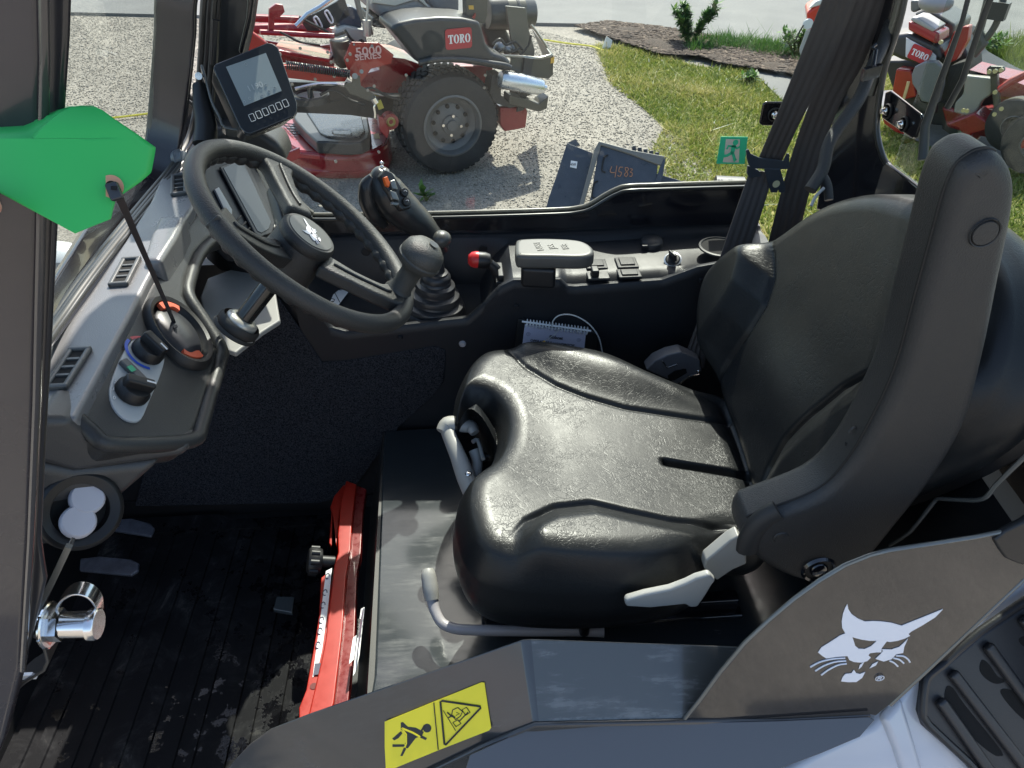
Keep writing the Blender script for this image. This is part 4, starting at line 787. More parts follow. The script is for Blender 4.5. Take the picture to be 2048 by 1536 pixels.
# round vents: orange marked one in the dash face
c=q(355,668,.0); g=G(); g.lathe([(.062,-.004),(.062,.004),(.056,.012),(.050,.010),(.048,.004),(.044,.0)],c,QN,48)
qmaj=(q(398,745)-q(314,592)).normalized(); qmin=qmaj.cross(QN)
def oval(G_): G_.v=[tuple(V(p)-qmin*((V(p)-c).dot(qmin)*.30)) for p in G_.v]; return G_
oval(g); rv=g.build('round_vent',BLACK,cab)
g=G(); g.lathe([(.0,.008),(.036,.007),(.042,.003),(.0425,-.004)],c,QN,40); oval(g); g.build('vent_disc',mat('disc_dark',(.022,.023,.028),.4),rv)
for aa,bb in [(95,150),(-85,-35)]:
    g=G(); I=[];n=10
    for i in range(n+1):
        a=R(aa+(bb-aa)*i/n); d=QR*math.cos(a)+QU*math.sin(a); I.append(c+d*.0475)
    J=[]
    for i in range(n,-1,-1):
        a=R(aa+(bb-aa)*i/n); d=QR*math.cos(a)+QU*math.sin(a); J.append(c+d*(.0385+.002*math.sin(i*.6)))
    g.prism([p+QN*.0105 for p in I+J],-QN*.006); oval(g); g.build('orange_mark',mat('vent_orange',(.62,.11,.05),.5),rv)
# round vent with light grey flaps on the lower body
NV=V((.62,-.62,.48)).normalized(); c=at(160,1020,pl=(SHL[0]+SHN*.012,SHN)); g=G(); g.lathe([(.042,-.012),(.044,0),(.042,.006),(.038,.008),(.029,.004),(.027,-.004),(.026,-.012)],c,NV,48); rv=g.build('round_vent',BLACK,cab)
g=G(); g.lathe([(0,-.006),(.027,-.006)],c,NV,32); g.build('vent_throat',mat('hole_black',(0,0,0)),rv)
UV_=V((0,0,1)); UV_=(UV_-NV*UV_.dot(NV)).normalized(); RV_=UV_.cross(NV)
for dx,dy,h in [(-.008,-.008,.010),(.012,.008,.002)]:
    cc=c+RV_*dx+UV_*dy+NV*h; g=G(); g.lathe([(0,.002),(.016,.002),(.018,0),(.018,-.006)],cc,(NV+RV_*.2+UV_*.3),28); g.build('vent_flap',mat('flap_grey',(.52,.50,.54),.45),rv)
# instrument binnacle behind the wheel
BNn=(QN+V((.15,-.1,0))).normalized(); BP=q(480,390,.02)
def bq(x,y,o=0): return at(x,y,pl=(BP+BNn*o,BNn))
g=G(); g.prism([bq(*p) for p in [(392,322),(430,300),(498,300),(560,420),(568,470),(500,490),(440,430),(402,380)]],-BNn*.06); bn=g.build('instrument_binnacle',PLASTD,cab,bevel=.010,seg=3)
g=G(); g.prism([bq(x,y,.003) for x,y in [(446,335),(478,322),(490,328),(541,440),(538,458),(525,466),(516,462)]],-BNn*.004); g.build('display_panel',mat('display_off',(.035,.037,.04),.22),bn,bevel=.001)
g=G(); g.prism([bq(x,y,.006) for x,y in [(440,333),(482,316),(495,324),(551,445),(545,466),(522,474),(510,466)]],-BNn*.004); g.build('display_bezel',BLACK,bn,bevel=.002)
g=G(); g.prism([bq(x,y,.007) for x,y in [(446,335),(480,321),(489,328),(543,444),(538,458),(524,466),(515,462)]],-BNn*.003); g.build('display_screen',mat('display_off',(0,0,0)),bn,bevel=.001)
g=G(); g.prism([bq(x,y,.004) for x,y in [(428,378),(438,372),(466,420),(466,436),(458,440)]],-BNn*.004); g.build('rocker_panel',BLACKG,bn,bevel=.002)
for a,b in [((470,446),(482,432)),((479,458),(492,444)),((488,470),(500,456))]:
    g=G(); g.tube([bq(*a,.003),bq(*b,.003)],.0016,6); g.build('switch_line',BLACK,bn)
# cavity behind the column with a pale plate, dark hollow
g=G(); g.prism([at(*p,z=.62) for p in [(400,592),(415,556),(470,535),(545,550),(560,640),(525,662),(470,705),(456,700),(440,690),(410,640)]],(0,0,-.01)); g.build('column_plate',mat('plate_beige',(.26,.25,.235),.5,rv=.1,vs=30),cab,bevel=.003)
g=G(); g.prism([at(*p,z=.61) for p in [(410,520),(440,495),(560,500),(590,540),(560,560),(500,556),(440,545)]],(0,0,.10)); g.build('column_shroud',BLACK,cab,bevel=.01)
g=G(); g.lathe([(.0,0),(.008,0),(.013,-.003),(.0135,-.006)],at(478,665,z=.62),V((.1,-.4,.9)),24); g.build('column_bolt',mat('bolt_greenish',(.42,.47,.46),.35),cab)
# ---- pedals
for pts,n_ in [([(222,1040),(262,1036),(300,1046),(309,1056),(302,1072),(290,1070),(226,1060),(240,1050)],0),([(160,1116),(200,1112),(262,1118),(278,1126),(277,1140),(262,1150),(200,1144),(158,1140)],1)]:
    g=G(); g.prism([at(*p,z=.06) for p in pts],(0,0,-.008)); g.build('pedal',mat('pedal_worn',(.065,.07,.085),.32,coat=.2,var=.4,vs=40),cab,bevel=.003)
# ---- platform box under the seat
def bx(x,y,z=.17): return at(x,y,z=z)
bt=[bx(770,838),bx(900,838),V((.62,.40,.17)),V((.62,-.34,.17)),V((-.19,-.34,.17)),bx(747,1350),bx(765,900)]
bt[0].y=min(bt[0].y,.398); bt[1].y=.398
g=G(); g.prism(bt,(0,0,-.26)); g.build('seat_box',BOXP,cab,bevel=.006,seg=3)
g=G(); g.prism([V((-.205,.39,.168)),V((-.186,-.33,.168)),V((-.245,-.33,-.08)),V((-.262,.39,-.08))],(.01,0,0)); g.build('box_front_panel',mat('box_front',(.030,.029,.027),.4),cab)
# ---- near side body: sill panel with folded edge
A=[at(*p,y=-.355) for p in [(420,1580),(470,1515),(500,1484),(540,1455),(620,1424),(1045,1276),(1062,1275),(1500,1291),(1600,1297)]]
Bc=[at(*p,y=-.43) for p in [(560,1700),(600,1690),(640,1670),(700,1640),(800,1572),(1070,1447),(1078,1446),(1372,1441),(1500,1441)]]
g=G()
lo=[p+V((0,-.02,-.35)) for p in Bc]; li=[p+V((0,.004,-.3)) for p in A]
n_=len(A); vs=li+A+Bc+lo
g.add(vs,[(k*n_+i,k*n_+i+1,(k+1)*n_+i+1,(k+1)*n_+i) for k in range(3) for i in range(n_-1)])
o_=g.build('sill_panel',PAINT,cab,smooth=False); b_=o_.modifiers.new('b','BEVEL'); b_.width=.004; b_.segments=3; b_.limit_method='ANGLE'; b_.angle_limit=R(15)
o_.data.polygons.foreach_set('use_smooth',[True]*len(o_.data.polygons)); o_.modifiers.new('wn','WEIGHTED_NORMAL')
o_.data.materials.append(SILLTOP)
for p_ in o_.data.polygons:
    if p_.center.x>A[5].x+.02 and abs(p_.normal.z)>.4: p_.material_index=1

#g=G(); g.prism([at(1068,1283,y=-.358)+V((0,0,.0015)),at(1495,1297,y=-.358)+V((0,0,.0015)),at(1372,1432,y=-.428)+V((0,0,.002)),at(1084,1436,y=-.428)+V((0,0,.002))],(0,0,-.0008)); g.build('worn_sill_top',SILLTOP,cab,smooth=False)
# ---- side panel with the emblem
EN=V((0,-math.cos(R(10)),math.sin(R(10)))); EP=at(1370,1440,y=-.43); EPL=(EP,EN)
def ep(x,y,o=0): return at(x,y,pl=(EP+EN*o,EN))
eo=[(1366,1442),(1400,1400),(1440,1345),(1490,1285),(1540,1238),(1590,1196),(1640,1160),(1690,1130),(1740,1110),(1780,1100),(1860,1088),(1950,1074),(2010,1062),(2048,1045),(2140,1000),(2200,1060),(2048,1158),(1950,1250),(1850,1345),(1780,1410),(1752,1432),(1740,1430),(1560,1438)]
g=G(); g.prism([ep(*p) for p in eo],-EN*.004); g.build('emblem_side_panel',mat('side_panel_gloss',(.024,.023,.024),.10,coat=.6,rv=.03,vs=10),cab,bevel=.0015)
g=G(); g.tube([ep(*p,-.001) for p in eo[:14]],.0028,8); g.build('panel_edge',mat('edge_metal',(.16,.16,.15),.25,metal=.4),cab)
g=G(); g.tube([ep(*p,-.001) for p in eo[14:20]],.0026,8); g.build('panel_edge',mat('edge_metal',(0,0,0)),cab)
SN=V((0,-.68,.73)).normalized(); 
g=G(); P_=[at(*p,pl=(EP,SN)) for p in [(1068,1452),(1372,1446),(1560,1442),(1738,1434),(1750,1440),(1720,1474),(1640,1508),(1540,1545),(1300,1640),(900,1640),(940,1510)]]; g.prism(P_,-SN*.004); g.build('lower_side_panel',mat('skirt_paint',(.075,.072,.075),.14,spec=.6,coat=.4),cab,bevel=.001)
g=G(); g.tube([at(*p,y=-.431) for p in [(800,1570),(965,1492),(1070,1449),(1370,1443),(1560,1440),(1738,1430)]],.004,8); g.build('fold_bead',PAINT,cab)
def e5(l): return [(1408+x/3.2,1056+y/3.2) for x,y in l]
HEAD=[[(918,487),(924,520),(945,552),(985,580),(1030,599),(1080,596),(1130,598),(1200,607),(1265,626),(1340,596),(1430,560),(1530,520),(1480,572),(1400,622),(1325,664),(1308,680),(1320,690),(1290,706),(1240,722),(1190,730),(1165,725),(1110,722),(1060,722),(1010,715),(960,702),(905,675),(885,640),(882,600),(890,550),(903,515)],
 [(905,675),(870,690),(800,735),(752,765),(730,797),(755,817),(782,835),(850,825),(918,820),(930,845),(960,858),(1010,862),(1045,852),(1068,830),(1052,815),(1062,802),(1105,796),(1135,796),(1137,770),(1170,726),(1110,720),(1070,757),(1030,775),(990,773),(968,755),(960,728),(950,698)],
 [(1305,710),(1282,760),(1275,800),(1230,808),(1200,840),(1150,855),(1098,838),(1130,808),(1145,790),(1140,777),(1200,778),(1250,762),(1280,735)],
 [(990,905),(998,878),(1025,858),(1010,887)],[(1060,899),(1080,872),(1115,855),(1100,880)],[(878,982),(888,955),(905,935),(945,930),(960,908),(975,930),(1000,935),(1032,922),(1012,960),(975,986),(920,987)]]
WHI=[[(680,890),(740,858),(820,838),(902,832)],[(712,915),(770,880),(840,856),(908,850)],[(750,941),(800,905),(860,876),(912,868)],[(1230,817),(1275,820),(1305,840),(1317,858)],[(1212,832),(1250,842),(1278,865)],[(1188,850),(1215,862),(1240,885)]]
g=G()
for p in HEAD: g.prism([ep(x,y,.0009) for x,y in e5(p)],-EN*.0006)
for wv in WHI: g.tube([ep(x,y,.0007) for x,y in e5(wv)],.0011,6,sm=4)
emb=g.build('animal_emblem',mat('decal_white',(.80,.80,.84),.35),cab,smooth=False,label='white cat head emblem')
text('®',ep(1408+1122/3.2,1056+962/3.2,.0006),ep(1800,1400)-ep(1700,1400),Z0,.016,mat('decal_white',(0,0,0)),cab,'registered_mark')
# ---- white rear fender and black grille
WN=V((.05,-.80,.60)).normalized(); WP=at(1800,1450,y=-.415)
def wp(x,y,o=0): return at(x,y,pl=(WP+WN*o,WN))
g=G(); g.prism([wp(*p,-.02) for p in [(1500,1580),(1640,1500),(1745,1450),(1830,1360),(1900,1290),(2000,1190),(2150,1090),(2150,1700),(1500,1700)]],-WN*.03); g.build('rear_fender',WHITEP,cab,bevel=.012,seg=4)
g=G(); g.prism([wp(*p,-.012) for p in [(1765,1440),(1806,1395),(1830,1475),(1860,1580),(1815,1580),(1790,1500)]],-WN*.02); g.build('fender_step',WHITEP,cab,bevel=.010,seg=4)
fo=[(1848,1368),(1860,1350),(1880,1338),(1960,1270),(2120,1170),(2150,1640),(1990,1600),(1935,1530),(1850,1455),(1840,1425)]
g=G(); g.prism([wp(*p,-.01) for p in fo],-WN*.04); gr_=g.build('rear_grille',mat('grille_black',(.028,.028,.031),.4,grain=400,gs=.1),cab,bevel=.006,seg=3)
g=G(); g.tube([wp(x,y,-.006) for x,y in [(2100,1168),(1960,1262),(1884,1330),(1858,1350),(1850,1370),(1846,1420),(1856,1448),(1935,1522),(1985,1580)]],.006,8,sm=2); g.build('grille_frame',mat('grille_black',(0,0,0)),gr_)
for sl in ([(1893,1374),(1906,1376),(1930,1410),(2002,1500),(1999,1512),(1985,1508),(1950,1480),(1905,1430),(1890,1400)],[(1964,1320),(1978,1328),(1995,1352),(2010,1362),(1994,1368),(1975,1360),(1960,1342)],[(2002,1380),(2022,1380),(2048,1402),(2100,1470),(2048,1440),(2010,1400)],[(2038,1278),(2060,1272),(2070,1300),(2046,1292)]):
    g=G(); g.prism(spoly([wp(x,y,-.0095) for x,y in sl],3),-WN*.004); g.build('grille_slot',mat('hole_black',(0,0,0)),gr_,smooth=False)
for a,b in [((1905,1345),(2070,1560)),((1975,1290),(2120,1490)),((2045,1235),(2150,1380)),((1880,1400),(2020,1600))]:
    g=G(); A_,B_=wp(*a,-.004),wp(*b,-.004); g.sweep([A_,B_],.016,.012,WN.cross(B_-A_)); g.build('grille_louvre',mat('grille_black',(0,0,0)),gr_,bevel=.005,seg=3)
g=G(); g.prism([ep(*p,.004) for p in [(1988,1082),(2010,1064),(2048,1045),(2110,1000),(2150,1100),(2048,1132),(2030,1126),(2012,1118),(2000,1102)]],-EN*.01); g.build('hinge_bracket',BLACK,cab,bevel=.003)
# ---- rear: corner pillar, rear window frame, inner rear wall
CPL=((.79,.50,0),(-.91,-.41,0))
g=G(); g.prism([at(*p,pl=CPL) for p in [(1798,-380),(1722,-60),(1722,0),(1700,100),(1672,200),(1650,300),(1630,420),(1880,470),(1885,408),(1776,332),(1762,300),(1755,262),(1757,215),(1770,140),(1800,50),(1822,-60),(1905,-380)]],(.010,.005,0)); g.build('corner_pillar',BLACKG,cab,bevel=.006,seg=3)
g=G(); g.tube([at(*p,pl=CPL) for p in [(1903,-380),(1820,-50),(1800,40),(1770,135),(1756,215),(1754,262),(1762,302),(1778,332),(1830,372),(1884,412)]],.006,8,sm=4); g.build('rear_window_seal',mat('seal_black',(0,0,0)),cab)
g=G(); g.tube([at(*p,pl=CPL) for p in [(1895,-380),(1812,-50),(1790,40),(1762,120),(1740,190)]],.008,8,sm=4); g.build('pillar_seal',mat('seal_olive',(0,0,0)),cab)
g=G(); g.prism([V((.815,.44,.20)),V((.815,-.44,.20)),V((.815,-.44,.762)),V((.815,.44,.762))],(.008,0,0)); g.build('rear_wall',BLACKG,cab,bevel=.004)
g=G(); g.prism([V((.825,.42,.76)),V((.825,-.44,.76)),V((.825,-.44,1.59)),V((.825,.42,1.59))],(.004,0,0)); g.build('rear_window',REARG,cab,smooth=False)
g=G(); g.box((1.20,-.26,.44),(.50,.40,.50)); g.build('engine_hood',WHITEP,cab,bevel=.05,seg=4)
g=G(); g.prism([V((.60,.41,.17)),V((.60,-.36,.17)),V((.66,-.36,.60)),V((.72,.41,.60))],(.03,0,0)); g.build('rear_bulkhead',BLACK,cab)
g=G(); g.tube([at(x,y,x=.60) for x,y in [(1780,1090),(1822,1062),(1868,1004),(1885,998),(1950,1001),(1975,992),(1990,972),(2048,915),(2100,870)]],.0028,8,sm=2); g.build('bulkhead_edge',mat('edge_metal',(0,0,0)),cab)
g=G(); g.tube([at(*p,x=.812) for p in [(1943,-30),(1925,40),(1880,165),(1850,253),(1846,320)]],[.004,.004,.006,.008,.009],8); g.build('wiper',mat('wiper_black',(.03,.03,.028),.4),cab)
g=G(); g.tube([at(*p,x=.800) for p in [(1995,-40),(1968,30),(1925,160),(1895,215)]],.005,8); g.build('wiper_arm',mat('wiper_black',(0,0,0)),cab)
# latch plates on the glass with their nuts
def latch(pts,nuts,pl,nm='latch_plate'):
    g=G(); P_=[at(*p,pl=pl) for p in pts]; n=V(pl[1]).normalized(); g.prism(P_,n*.006); o=g.build('latch_plate',BLACKG,cab,bevel=.003,seg=3)
    for (x,y) in nuts:
        c=at(x,y,pl=pl)+n*.006; g=G(); g.lathe([(.013,0),(.014,.003),(.012,.005)],c,n,24); g.build('rubber_washer',RUBBER,o); g=G(); g.lathe([(.0085,.003),(.0085,.008),(.006,.010),(.005,.016),(0,.017)],c,n,6); g.build('nut',SILV,o)
latch([(1530,202),(1585,202),(1585,250),(1522,250),(1517,244),(1524,207)],[(1546,226)],((0,.597,0),(0,-1,0)))
latch([(1776,184),(1786,180),(1848,228),(1850,236),(1838,276),(1830,278),(1768,236)],[(1784,222),(1816,248)],((.818,0,0),(-1,0,0)))
# exit sign on the glass
exn=((0,.598,0),(0,-1,0))
def ex(x,y,o=0): return at(1080+x/3.2,y/3.2,y=.598-o)
g=G(); g.prism([ex(*p) for p in [(1158,875),(1330,877),(1310,1050),(1130,1048)]],(0,.001,0)); es=g.build('exit_sign',mat('sign_green',(.05,.62,.32),.4),cab,smooth=False,label='green running man exit sticker')
g=G(); g.prism([ex(*p,.0006) for p in [(1190,890),(1280,892),(1272,1040),(1170,1038),(1180,990)]],(0,.0004,0)); g.build('door_shape',mat('sign_cream',(.72,.66,.55),.5),es,smooth=False)
g=G(); c_=ex(1252,912,.0012); g.lathe([(0,0),(.006,0)],c_,(0,-1,0),16)
for pts,w_ in [([(1240,930),(1232,975)],.009),([(1232,975),(1200,995),(1168,1000)],.006),([(1232,975),(1240,1000),(1246,1025)],.006),([(1240,935),(1205,935),(1196,955)],.004),([(1243,935),(1262,950),(1280,938)],.004),([(1240,1035),(1258,1018)],.003)]:
    g.sweep([ex(*p,.0016) for p in pts],w_,.0006,[V((0,0,1)).cross(V((0,1,0)))]*2 if abs(pts[0][0]-pts[-1][0])<abs(pts[0][1]-pts[-1][1]) else [Z0]*2)
g.build('running_figure',mat('sign_green',(0,0,0)),es,smooth=False)
# small printed mark on side glass and rear glass
# ---- electric sleeve and cable tie on the pillar
g=G(); g.tube([at(*p,d=1.36) for p in [(1885,-340),(1800,-40),(1785,30),(1765,90),(1742,140),(1722,190),(1700,225),(1672,262),(1655,295),(1645,340),(1620,380)]],.0115,12,sm=5); g.build('cable_sleeve',mat('braided_sleeve',(.03,.03,.032),.4,grain=900,gs=1.0),cab)
g=G(); g.tube([at(*p,d=1.36) for p in [(1632,348),(1645,352),(1655,372),(1658,400)]],.008,10,sm=4); g.build('cable_sleeve',mat('braided_sleeve',(0,0,0)),cab)
g=G(); g.tube([at(*p,d=1.35) for p in [(1622,412),(1632,392),(1648,376)]],.003,8,sm=4); g.build('grey_wire',mat('wire_grey',(.4,.4,.4),.4),cab)
g=G(); g.box(at(1742,145,d=1.335),(.03,.012,.022),(V((1,-.1,.3)),Y0_,Z0)); g.tube([at(*p,d=1.335) for p in [(1752,88),(1744,96),(1752,100),(1746,134)]],.004,6); g.build('cable_clip',BLACKG,cab,bevel=.002)
# ---- near left post
NPL=((0,-.45,0),(0,-1,0))
g=G(); g.prism([at(*p,y=-.45) for p in [(-140,-560),(84,-560),(84,-80),(88,120),(80,480),(72,800),(60,1080),(44,1340),(8,1480),(-40,1600),(-140,1600)]],(0,.02,0)); g.build('front_left_post',mat('post_paint',(.040,.034,.038),.24,coat=.4,rv=.08,vs=6),cab,bevel=.006,seg=3)
g=G(); g.prism([at(*p,y=-.445) for p in [(84,-560),(144,-560),(140,-80),(135,80),(127,200),(113,420),(100,690),(88,900),(80,1080),(92,1160),(60,1290),(44,1340),(60,1080),(72,800),(80,480),(88,120)]],(0,.006,0)); g.build('post_flange',mat('flange_paint',(.022,.021,.024),.28,coat=.4),cab,bevel=.005,seg=3)
g=G(); g.tube([at(*p,y=-.455) for p in [(86,-560),(86,-80),(90,120),(82,480),(74,800),(62,1080),(46,1340)]],.003,8); g.build('post_seam',mat('seam_paint',(.05,.045,.045),.2,coat=.6),cab)
# striker bracket, bolt and ring
g=G(); g.sweep([at(x,y,y=-.40) for x,y in [(136,1098),(108,1160),(80,1222),(94,1250),(106,1300),(98,1318),(60,1342),(30,1368),(12,1440)]],.03,.004,[Y0_]*2); sb=g.build('striker_bracket',mat('bracket_black',(.03,.03,.03),.3,coat=.3),cab,bevel=.001)
g=G(); g.sweep([at(x,y,y=-.415) for x,y in [(138,1092),(106,1160),(72,1226)]],.006,.005,[X0]*2); g.build('bracket_edge',mat('edge_metal',(0,0,0)),sb)
A_,B_=at(96,1250,y=-.425),at(198,1248,y=-.425); ax=(B_-A_).normalized(); Lb=(B_-A_).length
g=G(); g.lathe([(0,-.012),(.013,-.012),(.014,-.006),(.014,0),(.024,.0),(.024,.003),(.017,.004),(.017,.014)],A_,ax,6); g.lathe([(.023,.0),(.0235,.002),(.022,.0035),(0,.0035)],A_,ax,32)
g.lathe([(.0135,.012),(.0135,Lb*.82),(.0165,Lb*.83),(.0165,Lb*.97),(.015,Lb),(0,Lb)],A_,ax,32); g.build('striker_bolt',SILV,sb)
g=G(); g.sweep([at(x,y,y=-.41) for x,y in [(112,1236),(122,1200),(140,1182),(160,1177),(182,1184),(196,1202),(200,1228)]],.015,.0028,[V((.1,1,.1))]*2,sm=5); g.build('striker_ring',SILV,sb,bevel=.0008)
g=G(); g.box(at(53,1352,y=-.41),(.02,.004,.008)); g.build('white_tab',WHITE,sb)
# ================================================================== FLOOR MAT
g=G(); xs_=[];x=-.875; up_=True; prof=[]
k=0
while x<-.335:
    wdt=[.030,.022,.034,.020,.026,.030][k%6]; prof+= [(x,0),(x+.0015,.0045),(x+wdt,.0045),(x+wdt+.0015,0)]; x+=wdt+[.016,.022,.012,.026][k%4]; k+=1
ys_=np.linspace(-.43,.335,60); rings=[[V((px_,y,FZ+.004+h)) for px_,h in prof] for y in ys_]
g.loft(rings,False,False)
g.prism([V((-.89,.335,FZ+.002)),V((-.335,.335,FZ+.002)),V((-.335,.365,FZ+.002)),V((-.60,.365,FZ+.002)),V((-.63,.385,FZ+.002)),V((-.89,.385,FZ+.002))],(0,0,.012))
g.box((-.318,-.05,FZ+.006),(.03,.80,.010)); g.box((-.61,-.03,FZ+.002),(.56,.80,.003))
fm=g.build('floor_mat',MATR,None,label='black ribbed rubber floor mat, dusty and wet',cat='floor mat')
g=G(); g.prism([at(*p,z=-.03) for p in [(553,1192),(589,1193),(584,1225),(546,1218)]],(0,0,-.012)); o=g.build('heel_plate',mat('wet_plate',(.05,.06,.065),.12,coat=.6),None,bevel=.002,label='small shiny steel plate at the right edge of the floor mat',cat='plate')
# ================================================================== SEAT
def dist_poly(P,Q):
    d=np.full(len(P),1e9)
    for i in range(len(Q)):
        a=Q[i];b=Q[(i+1)%len(Q)];ab=b-a; t=np.clip(((P-a)@ab)/max(ab@ab,1e-12),0,1); d=np.minimum(d,np.linalg.norm(P-(a+t[:,None]*ab),axis=1))
    return d
def sst(a,b,x): t=np.clip((x-a)/(b-a),0,1); return t*t*(3-2*t)
def pad(name,outline,spine,frame,edge,side,feat,mat_,parent,NB=260,NR=80,subk=6,bulge=.012,lower=None):
    """upholstered pad: rounded outline in the plane (o,e1,e2), swelling along n"""
    o,e1,e2,n=frame; Q=[V((a,b,0)) for a,b in outline]; Q=smooth(Q,[0]*len(Q),subk,True)[0]; Q=np.array([(p.x,p.y) for p in Q])
    seg=np.linalg.norm(np.roll(Q,-1,0)-Q,axis=1); L=np.concatenate([[0],np.cumsum(seg)]); tt=np.linspace(0,L[-1],NB,endpoint=False)
    Qc=np.vstack([Q,Q[:1]]); B=np.stack([np.interp(tt,L,Qc[:,0]),np.interp(tt,L,Qc[:,1])],1)
    S=np.array([spine(*b) for b in B]); vs=[]; 
    c0=B.mean(0)
    sides=6
    for k in range(sides,0,-1):
        f=k/sides; dirn=(B-S); dirn/=np.linalg.norm(dirn,axis=1)[:,None]; off=bulge*math.sin(math.pi*(1-f)) - (lower or .0)*f
        P=B+dirn*off; vs.append(np.column_stack([P,np.full(NB,-side*f)]))
    for k in range(NR+1):
        s=(k/NR)**1.15; P=B*(1-s)+S*s; d=dist_poly(P,B); q_=np.clip(d/edge,0,1); h=edge*.85*np.sqrt(np.clip(1-(1-q_)**2,0,1)); h=h+feat(P[:,0],P[:,1],d)*sst(0,edge*.5,d)
        vs.append(np.column_stack([P,h]))
    Vv=np.vstack(vs); W=np.array(o)[None]+Vv[:,:1]*np.array(e1)+Vv[:,1:2]*np.array(e2)+Vv[:,2:3]*np.array(n)
    nr=len(vs); f=[]
    idx=np.arange(NB); nx=(idx+1)%NB
    for k in range(nr-1): f.append(np.stack([k*NB+idx,k*NB+nx,(k+1)*NB+nx,(k+1)*NB+idx],1))
    ob=fastmesh(name,W,np.vstack(f),mat_,4,parent=parent); me=ob.data; me.polygons.foreach_set('use_smooth',[True]*len(me.polygons))
    bm=bmesh.new(); bm.from_mesh(me); bmesh.ops.remove_doubles(bm,verts=bm.verts,dist=1e-5); bmesh.ops.recalc_face_normals(bm,faces=bm.faces); bm.to_mesh(me); bm.free(); return ob
seat=thing('operator_seat','black vinyl operator seat with moulded cushion and backrest','seat',(.2,0,.17))
ZS=.410
def sx(l,z=ZS+.03): return [(at(*p,z=z).x,at(*p,z=z).y) for p in l]
co_=sx([(985,708),(950,722),(922,752),(907,792),(910,835),(945,815),(975,822),(992,850),(990,890),(972,930),(940,958),(918,985),(908,1030),(915,1080),(935,1125),(975,1155),(1060,1170),(1200,1172),(1320,1160),(1400,1130),(1436,1085),(1462,1064),(1545,1050),(1530,930),(1470,798),(1385,768),(1300,742),(1210,712),(1100,702),(1040,701)])
sA=sx([(1000,712),(1050,755),(1110,785),(1170,803),(1250,818),(1420,828)]); sB=sx([(1020,1108),(1050,1068),(1110,1032),(1180,1018),(1250,1030),(1340,1043),(1480,1048)])
ax_,ay_=zip(*sA); bx_,by_=zip(*sB)
slot=sx([(1325,918),(1480,932)])
def cfeat(x,y,d):
    yA=np.interp(x,ax_,ay_); yB=np.interp(x,bx_,by_)
    fA=sst(ax_[0]-.005,ax_[0]+.05,x); fB=sst(bx_[0]-.005,bx_[0]+.05,x)
    dA=y-yA; dB=yB-y
    h=.024*sst(-.004,.11,dA)*fA+.028*sst(-.004,.055,dB)*fB
    h+= -.006*np.exp(-(dA/.005)**2)*fA-.008*np.exp(-(dB/.005)**2)*fB
    h+= (.20-x)*.11
    h+= -.010*sst(-.02,.14,x)*np.exp(-((y-.0)/.16)**2)
    ys=np.interp(x,[slot[0][0],slot[1][0]],[slot[0][1],slot[1][1]]); h+=-.020*np.exp(-((y-ys)/.008)**4)*sst(slot[0][0]-.004,slot[0][0]+.010,x)
    h+= .0003*np.array([noise.noise(V((a*22,b*22,0))) for a,b in zip(x,y)])
    return h
pad('cushion',co_,lambda a,b:(min(max(a,.10),.34),.012),((0,0,ZS),(1,0,0),(0,1,0),(0,0,1)),.056,.085,cfeat,LEATHER,seat,NB=460,NR=150,lower=.010)
# cushion pan
g=G(); pan=spoly([V((a*.93+.02,b*.84+.005,ZS-.075)) for a,b in co_ if a<.42],2); g.prism([p for p in pan],(0,0,-.05)); g.build('cushion_pan',BLACK,seat,bevel=.008)
# backrest
RC=.36; BN_=V((-math.cos(RC),0,math.sin(RC))); BU=V((math.sin(RC),0,math.cos(RC))); BO=V((.455,0,.44)); BPL=(BO,BN_)
def bk(l):
    r_=[]
    for p in l:
        w_=at(*p,pl=BPL)-BO; r_.append((w_.y,w_.dot(BU)))
    return r_
bo_=bk([(1508,1000),(1480,905),(1444,808),(1432,750),(1426,660),(1432,600),(1448,555),(1476,522),(1512,494),(1558,466),(1610,428),(1660,401),(1710,386),(1760,382),(1815,389),(1875,410),(1940,450),(1990,520),(2012,600),(2005,700),(1960,800),(1880,880),(1760,950),(1640,1000),(1560,1022)])
w1=bk([(1545,466),(1556,505),(1556,560),(1540,615),(1508,672),(1470,725),(1424,800)]); w2=bk([(1850,660),(1772,738),(1700,778),(1640,832),(1590,885),(1552,940),(1525,1000)])
w1=sorted([(t,s) for s,t in w1]); w2=sorted([(t,s) for s,t in w2])
def bfeat(s,t,d):
    s1=np.interp(t,[a for a,b in w1],[b for a,b in w1]); s2=np.interp(t,[a for a,b in w2],[b for a,b in w2])
    f1=sst(w1[-1][0]+.03,w1[-1][0]-.06,t) if False else 1-sst(w1[-1][0]-.05,w1[-1][0]+.01,t); f2=1-sst(w2[-1][0]-.06,w2[-1][0]+.03,t)
    d1=s-s1; d2=s2-s
    h=.042*sst(-.004,.08,d1)*f1+.036*sst(-.004,.06,d2)*f2-.009*np.exp(-(d1/.005)**2)*f1-.009*np.exp(-(d2/.005)**2)*f2
    h+= .012*np.exp(-((t-.12)/.07)**2)*np.exp(-(s/.15)**2)
    h+= .0004*np.array([noise.noise(V((a*20,b*20,5))) for a,b in zip(s,t)])
    return h
pad('backrest',bo_,lambda a,b:(min(max((b-.02)*-.12,-.03),.0),min(max(b,.08),.36)),(tuple(BO-BN_*.02),(0,1,0),tuple(BU),tuple(BN_)),.035,.075,bfeat,LEATHER,seat,NB=400,NR=130,lower=.0)
g=G(); sh=spoly([BO-BN_*.095+V((0,1,0))*(a*.96)+BU*(b*.97+.01) for a,b in bo_],2); g.prism(sh,-BN_*.05); g.build('backrest_shell',BLACK,seat,bevel=.012,seg=3)
